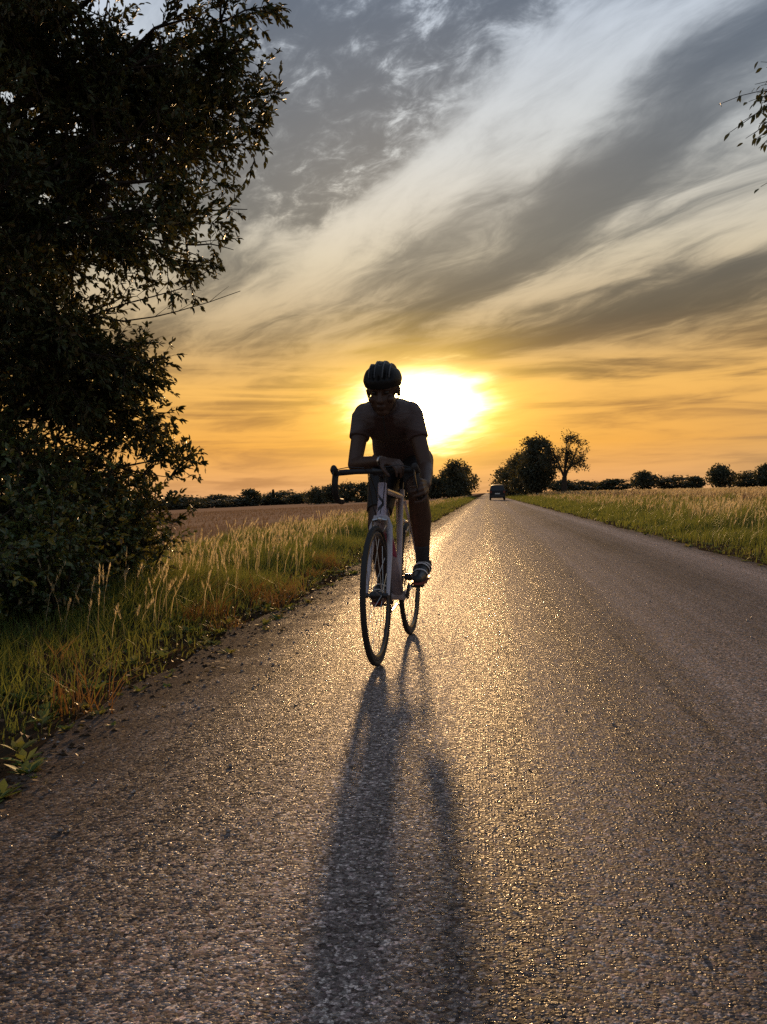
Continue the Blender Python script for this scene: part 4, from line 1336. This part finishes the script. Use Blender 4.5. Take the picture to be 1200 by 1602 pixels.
# ------------------------------------------------------------------ rider (built in the bicycle's own frame: X ahead, Y rider's left)
def jersey_mat():
    m, nt, out = mat_new('jersey_cloth')
    b = nt.node('ShaderNodeBsdfPrincipled'); nt.l.new(b.outputs[0], out.inputs[0])
    P = nt.node('ShaderNodeTexCoord').outputs['Object']
    x, y, z = nt.sep(P)
    n = nt.noise(P, 14.0, 4)
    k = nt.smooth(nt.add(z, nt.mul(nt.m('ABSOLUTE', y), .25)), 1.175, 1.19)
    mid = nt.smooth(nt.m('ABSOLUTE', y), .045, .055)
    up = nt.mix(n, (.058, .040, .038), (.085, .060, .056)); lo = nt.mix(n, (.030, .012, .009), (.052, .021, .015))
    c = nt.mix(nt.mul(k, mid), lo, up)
    zip_ = nt.mul(nt.sub(1.0, nt.smooth(nt.m('ABSOLUTE', y), .003, .005)), nt.smooth(x, .6, .62))
    c = nt.mix(zip_, c, (.02, .02, .02))
    nt.put(b.inputs['Base Color'], c); b.inputs['Roughness'].default_value = .75
    b.inputs['Sheen Weight'].default_value = .1
    bp = nt.node('ShaderNodeBump'); bp.inputs['Strength'].default_value = .6; bp.inputs['Distance'].default_value = .02
    nt.put(bp.inputs['Height'], nt.noise(nt.vm('MULTIPLY', P, (10, 10, 22)), 1.0, 3, .5, 1.2)); nt.put(b.inputs['Normal'], bp.outputs[0])
    return m
MAT['jersey'] = jersey_mat()
MAT['skin'] = mat('backlit_skin', (.06, .031, .020), .5, 0, .4, .12, 25)  # skin colour darkened well below its own tone to paint the backlit shade
MAT['shorts'] = mat('black_shorts', (.014, .013, .014), .6, 0, .4, .2, 18)
MAT['helmet'] = mat('black_helmet', (.008, .0075, .0075), .5, 0, .2, .1, 8)
MAT['helmet_grey'] = mat('helmet_grey', (.035, .035, .037), .4)
MAT['eye'] = mat('eye', (.02, .016, .014), .3)
MAT['shoe'] = mat('black_shoe', (.02, .02, .022), .4, 0, .5)
MAT['strap'] = mat('pale_strap', (.7, .68, .68), .55)
MAT['sock'] = mat('dark_sock', (.03, .03, .033), .85)
MAT['sole'] = mat('red_sole', (.20, .03, .025), .5)

VV = Vector
HIP = {1: VV((.19, .085, 1.01)), -1: VV((.19, -.085, 1.01))}
KNEE = {1: VV((.60, .150, .825)), -1: VV((.465, -.095, .655))}
ANK = {1: VV((.455, .150, .445)), -1: VV((.145, -.128, .305))}
BALL = {1: VV((pl.x + .005, .143, pl.z + .028)), -1: VV((pr.x + .005, -.143, pr.z + .028))}
SHO = {1: VV((.615, .130, 1.228)), -1: VV((.615, -.130, 1.228))}
ELB = {1: VV((.69, .207, .955)), -1: VV((.745, -.150, .975))}
WRI = {1: VV((.880, .232, .862)), -1: VV((.905, .028, .985))}

def hand(mb, wrist, d, n, side, curl, k=1.0, thumb=.6):
    """d towards fingertips, n out of the back of the hand, side = +1/-1 so that thumb lies at +s"""
    d = d.normalized(); n = (n - d * n.dot(d)).normalized(); s = d.cross(n) * side
    W = .078 * k
    for i in range(4):
        o = (1.5 - i) / 3 * W * .82
        L0 = (.085, .088, .083, .075)[i] * k
        kn = wrist + d * L0 + s * o
        mb.capsule(wrist + d * .012 + s * (o * .55), kn, .014 * k, .0115 * k, 12)
        L = (.072, .080, .075, .058)[i] * k
        p = kn; ang = 0
        for j, f in enumerate((.44, .31, .25)):
            ang += curl[j] * (1 + .06 * i)
            dd = d * math.cos(ang) - n * math.sin(ang) + s * (.04 * (1.5 - i))
            q = p + dd.normalized() * (L * f)
            mb.capsule(p, q, (.0098, .0088, .0078)[j] * k, (.0088, .0078, .0070)[j] * k, 12)
            p = q
    b0 = wrist + d * .022 + s * (W * .34)
    b1 = b0 + (d * .6 + s * .75 - n * .25).normalized() * .042 * k
    b2 = b1 + (d * .85 + s * .25 - n * thumb).normalized() * .034 * k
    b3 = b2 + (d * .75 - s * .12 - n * thumb * 1.3).normalized() * .027 * k
    mb.capsule(b0, b1, .0145 * k, .0115 * k, 12); mb.capsule(b1, b2, .0112 * k, .0098 * k, 12); mb.capsule(b2, b3, .0098 * k, .008 * k, 12)


def torso(mb, inf=0.0, x0=-1):
    secs = [(.12, 1.005, .125, .095), (.19, 1.045, .148, .112), (.28, 1.10, .140, .104), (.37, 1.155, .126, .095), (.46, 1.195, .132, .100), (.55, 1.215, .146, .104), (.63, 1.225, .150, .092), (.675, 1.245, .115, .066), (.70, 1.26, .07, .05)]
    secs = [s for s in secs if s[0] >= x0]
    V = []; F = []; n = 28
    for i, (x, z, w_, h_) in enumerate(secs):
        a = secs[max(0, i - 1)]; b = secs[min(len(secs) - 1, i + 1)]
        t = VV((b[0] - a[0], 0, b[1] - a[1])).normalized(); up = VV((-t.z, 0, t.x))
        for q in range(n):
            an = 2 * math.pi * q / n
            c, s = math.cos(an), math.sin(an)
            e = .82
            V.append(VV((x, 0, z)) + VV((0, 1, 0)) * ((w_ + inf) * math.copysign(abs(c) ** e, c)) + up * ((h_ + inf) * math.copysign(abs(s) ** e, s)))
    for i in range(len(secs) - 1):
        for q in range(n): F.append((i * n + q, i * n + (q + 1) % n, (i + 1) * n + (q + 1) % n, (i + 1) * n + q))
    F += [tuple(range(n)), tuple(range((len(secs) - 1) * n, len(secs) * n))]
    mb.addvf(V, F)


HEAD = VV((.785, .012, 1.352))
HR = Matrix.Rotation(RAD(19), 3, 'Y')          # head bowed a little
def hp(x, y, z): return HEAD + HR @ VV((x, y, z))

body = MB()
torso(body)
for s in (-1, 1):
    body.ellip(SHO[s] + VV((-.01, -s * .012, .002)), (.062, .052, .060), 20, 14)
    body.chain([SHO[s] + VV((0, -s * .004, -.005)), SHO[s].lerp(ELB[s], .4), ELB[s]], [.050, .043, .036])
    body.chain([ELB[s], ELB[s].lerp(WRI[s], .35), WRI[s]], [.036, .037, .0235])
    body.ellip(HIP[s] + VV((.0, -s * .01, -.01)), (.10, .075, .095), 20, 14)
    body.chain([HIP[s], HIP[s].lerp(KNEE[s], .45), HIP[s].lerp(KNEE[s], .85), KNEE[s]], [.086, .075, .059, .054])
    d = (ANK[s] - KNEE[s])
    calf = KNEE[s] + d * .33 + VV((-.022, 0, -.004))
    body.chain([KNEE[s], calf, KNEE[s] + d * .68 + VV((-.008, 0, 0)), ANK[s]], [.052, .059, .043, .031])
    # foot inside the shoe
    body.chain([ANK[s] + VV((-.03, 0, -.035)), ANK[s] + VV((.03, 0, -.03)), BALL[s] + VV((0, 0, .012)), BALL[s] + VV((.055, 0, .010))], [.03, .03, .028, .02])
# neck and head
body.chain([VV((.65, 0, 1.25)), hp(-.045, 0, -.07)], [.058, .052])
body.ellip(hp(-.005, 0, .02), (.098, .075, .092), 28, 18, HR)
body.ellip(hp(.030, 0, -.055), (.066, .060, .072), 24, 16, HR)
body.ellip(hp(.058, 0, -.105), (.034, .034, .024), 18, 12, HR)
body.capsule(hp(.092, 0, .000), hp(.112, 0, -.042), .010, .0145, 12)
for s in (-1, 1):
    body.ellip(hp(.080, s * .030, .012), (.020, .026, .010), 14, 10, HR)
    body.ellip(hp(.070, s * .045, -.040), (.022, .02, .018), 14, 10, HR)
    body.ellip(hp(.105, s * .011, -.046), (.010, .009, .007), 10, 8, HR)
    body.ellip(hp(-.008, s * .077, -.020), (.018, .010, .031), 14, 10, HR)
body.ellip(hp(.093, 0, -.072), (.010, .024, .006), 14, 8, HR)
body.ellip(hp(.091, 0, -.083), (.010, .020, .007), 14, 8, HR)
# hands: left closed on the drop, right lying over the bar
hand(body, WRI[1], VV((.98, -.10, -.10)), VV((.12, .95, .25)), -1, (.95, 1.0, .6))
hand(body, WRI[-1], VV((.52, .82, -.16)), VV((.28, .05, .95)), 1, (.55, .6, .4))
person = body.remesh('person', MAT['skin'], None, .0048, 3)
person.location = BIKE_O; person.rotation_euler = (0, 0, BIKE_RZ)
tag(person, 'rider in dark jersey, shorts and helmet leaning on the handlebars', 'person')

j = MB()
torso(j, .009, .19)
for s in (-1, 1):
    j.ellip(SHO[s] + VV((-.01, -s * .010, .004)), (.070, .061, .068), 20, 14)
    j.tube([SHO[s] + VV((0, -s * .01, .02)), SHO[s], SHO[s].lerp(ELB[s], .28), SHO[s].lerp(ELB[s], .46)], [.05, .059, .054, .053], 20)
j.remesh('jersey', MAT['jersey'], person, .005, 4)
sh = MB()
torso_secs = MB()
V0 = MB(); torso(V0, .005)
for s in (-1, 1):
    sh.ellip(HIP[s] + VV((.0, -s * .01, -.008)), (.108, .083, .102), 20, 14)
    sh.tube([HIP[s], HIP[s].lerp(KNEE[s], .45), HIP[s].lerp(KNEE[s], .80)], [.094, .084, .070], 22)
sh.ellip((.15, 0, 1.02), (.10, .14, .095), 24, 14); sh.ellip((.22, 0, 1.06), (.10, .15, .108), 24, 14)
sh.remesh('shorts', MAT['shorts'], person, .005, 4)
for s in (-1, 1):
    d = (KNEE[s] - ANK[s]).normalized()
    MB().tube([ANK[s] - d * .02, ANK[s] + d * .03, ANK[s] + d * .10, ANK[s] + d * .115], [.036, .0345, .039, .039], 18).remesh('sock', MAT['sock'], person, .004, 2)
    A_, B_ = ANK[s], BALL[s]
    sm = MB().chain([A_ + VV((-.045, 0, -.035)), A_ + VV((.0, 0, -.022)), A_.lerp(B_, .55) + VV((0, 0, .012)), B_ + VV((.0, 0, .018)), B_ + VV((.058, 0, .010))], [.033, .042, .040, .037, .026], 18)
    sm.tube([A_ + VV((-.008, 0, -.01)), A_ + VV((-.006, 0, .022))], [.044, .041], 18)
    shoe = sm.remesh('shoe', MAT['shoe'], person, .004, 2)
    so_ = MB()
    V = []; F = []
    hl = A_ + VV((-.07, 0, -.074)); tl = B_ + VV((.082, 0, -.012))
    for i, (t, w_) in enumerate(((0, .022), (.12, .031), (.45, .030), (.72, .041), (.9, .034), (1, .012))):
        c = hl.lerp(tl, t)
        for (yy, zz2) in ((-w_, -.005), (w_, -.005), (w_, .007), (-w_, .007)): V.append(c + VV((0, yy, zz2)))
    for i in range(5):
        for q in range(4): F.append((i * 4 + q, i * 4 + (q + 1) % 4, (i + 1) * 4 + (q + 1) % 4, (i + 1) * 4 + q))
    F += [(0, 1, 2, 3), (20, 21, 22, 23)]
    so_.addvf(V, F).build('sole', MAT['sole'], shoe)
    for t, rr_ in ((.12, .0445), (.48, .0435), (.82, .0405)):
        c = A_.lerp(B_, t) + VV((0, 0, -.012 if t < .2 else .012))
        ax = (B_ - A_).normalized()
        stp = MB()
        pts = []
        for q in range(13):
            a = RAD(-20 + 220 * q / 12)
            up = VV((-ax.z, 0, ax.x)); 
            if up.z < 0: up = -up
            pts.append(c + VV((0, 1, 0)) * (math.cos(a) * rr_) + up * (math.sin(a) * rr_))
        stp.tube(pts, .0075, 6, squash=(.35, 1.0) if True else None)
        stp.build('strap', MAT['strap'], shoe)

# helmet
def helmet():
    nu, nv = 96, 40
    c = hp(-.012, 0, .030); rx, ry, rz = .132, .097, .104
    V = []; F = []
    for i in range(nv):
        th = (math.pi * .56) * i / (nv - 1)
        for jx in range(nu):
            ph = 2 * math.pi * jx / nu
            x, y, z = math.sin(th) * math.cos(ph), math.sin(th) * math.sin(ph), math.cos(th)
            f = 1.0
            if z > .12:
                for yc in (0.0, .36, -.36, .68, -.68):
                    g = math.exp(-((y - yc * (1 - .25 * x)) / .075) ** 2)
                    win = 1 / (1 + math.exp(-(z - .28) / .05))
                    cut = .5 + .5 * math.tanh((math.cos(x * 5.2 + (1.2 if yc else 0)) + .35) * 3)
                    f -= .13 * g * win * cut
            low = max(0, th - math.pi * .47)
            p = VV((rx * x * f, ry * y * f * (1 - .25 * low), rz * z * f))
            if z < .2 and x > .2: p.z += .012 * x
            if z < .2 and x < -.3: p.z -= .02 * -x
            V.append(c + HR @ p)
    for i in range(nv - 1):
        for jx in range(nu):
            F.append((i * nu + jx, (i + 1) * nu + jx, (i + 1) * nu + (jx + 1) % nu, i * nu + (jx + 1) % nu))
    # inner liner closes the shell
    o = len(V)
    for i in range(nv):
        th = (math.pi * .56) * i / (nv - 1)
        for jx in range(nu):
            ph = 2 * math.pi * jx / nu
            q = V[(nv - 1) * nu + jx] if i == nv - 1 else None
            p = VV((rx * .80 * math.sin(th) * math.cos(ph), ry * .84 * math.sin(th) * math.sin(ph), rz * .80 * math.cos(th)))
            V.append(c + HR @ p)
    for i in range(nv - 1):
        for jx in range(nu):
            F.append((o + i * nu + jx, o + i * nu + (jx + 1) % nu, o + (i + 1) * nu + (jx + 1) % nu, o + (i + 1) * nu + jx))
    for jx in range(nu):
        a, b = (nv - 1) * nu + jx, (nv - 1) * nu + (jx + 1) % nu
        F.append((a, o + a, o + b, b))
    h = MB().addvf(V, F).build('helmet', MAT['helmet'], person)
    # pale ribs between the vents
    for yc in (.2, -.2, .52, -.52):
        pts = []
        for q in range(9):
            x = .88 - .95 * q / 8
            zz2 = math.sqrt(max(0, 1 - x * x - yc * yc))
            if zz2 < .2: continue
            pts.append(c + HR @ VV((rx * x * 1.003, ry * yc * 1.003, rz * zz2 * 1.003 + (.012 * x * 0))))
        MB().tube(pts, [.0025] + [.004] * (len(pts) - 2) + [.0025], 6).build('rib', MAT['helmet_grey'], h)
    for s in (-1, 1):
        MB().tube([hp(.035, s * .080, .005), hp(.03, s * .072, -.05), hp(.045, s * .045, -.105), hp(.05, 0, -.128)], .0045, 6, squash=(.4, 1.2)).build('chin_strap', MAT['black_matt'], h)
        MB().tube([hp(-.05, s * .082, .0), hp(-.0, s * .080, -.045), hp(.03, s * .072, -.052)], .004, 6, squash=(.4, 1.2)).build('chin_strap', MAT['black_matt'], h)
helmet()
for s in (-1, 1):
    MB().ellip(hp(.080, s * .031, -.004), (.013, .013, .0115), 14, 10).build('eye', MAT['eye'], person)
MB().tube([WRI[-1] + VV((-.004, -.014, 0)), WRI[-1] + VV((.002, -.006, -.001))], [.0255, .025], 16).build('bracelet', MAT['steel'], person)
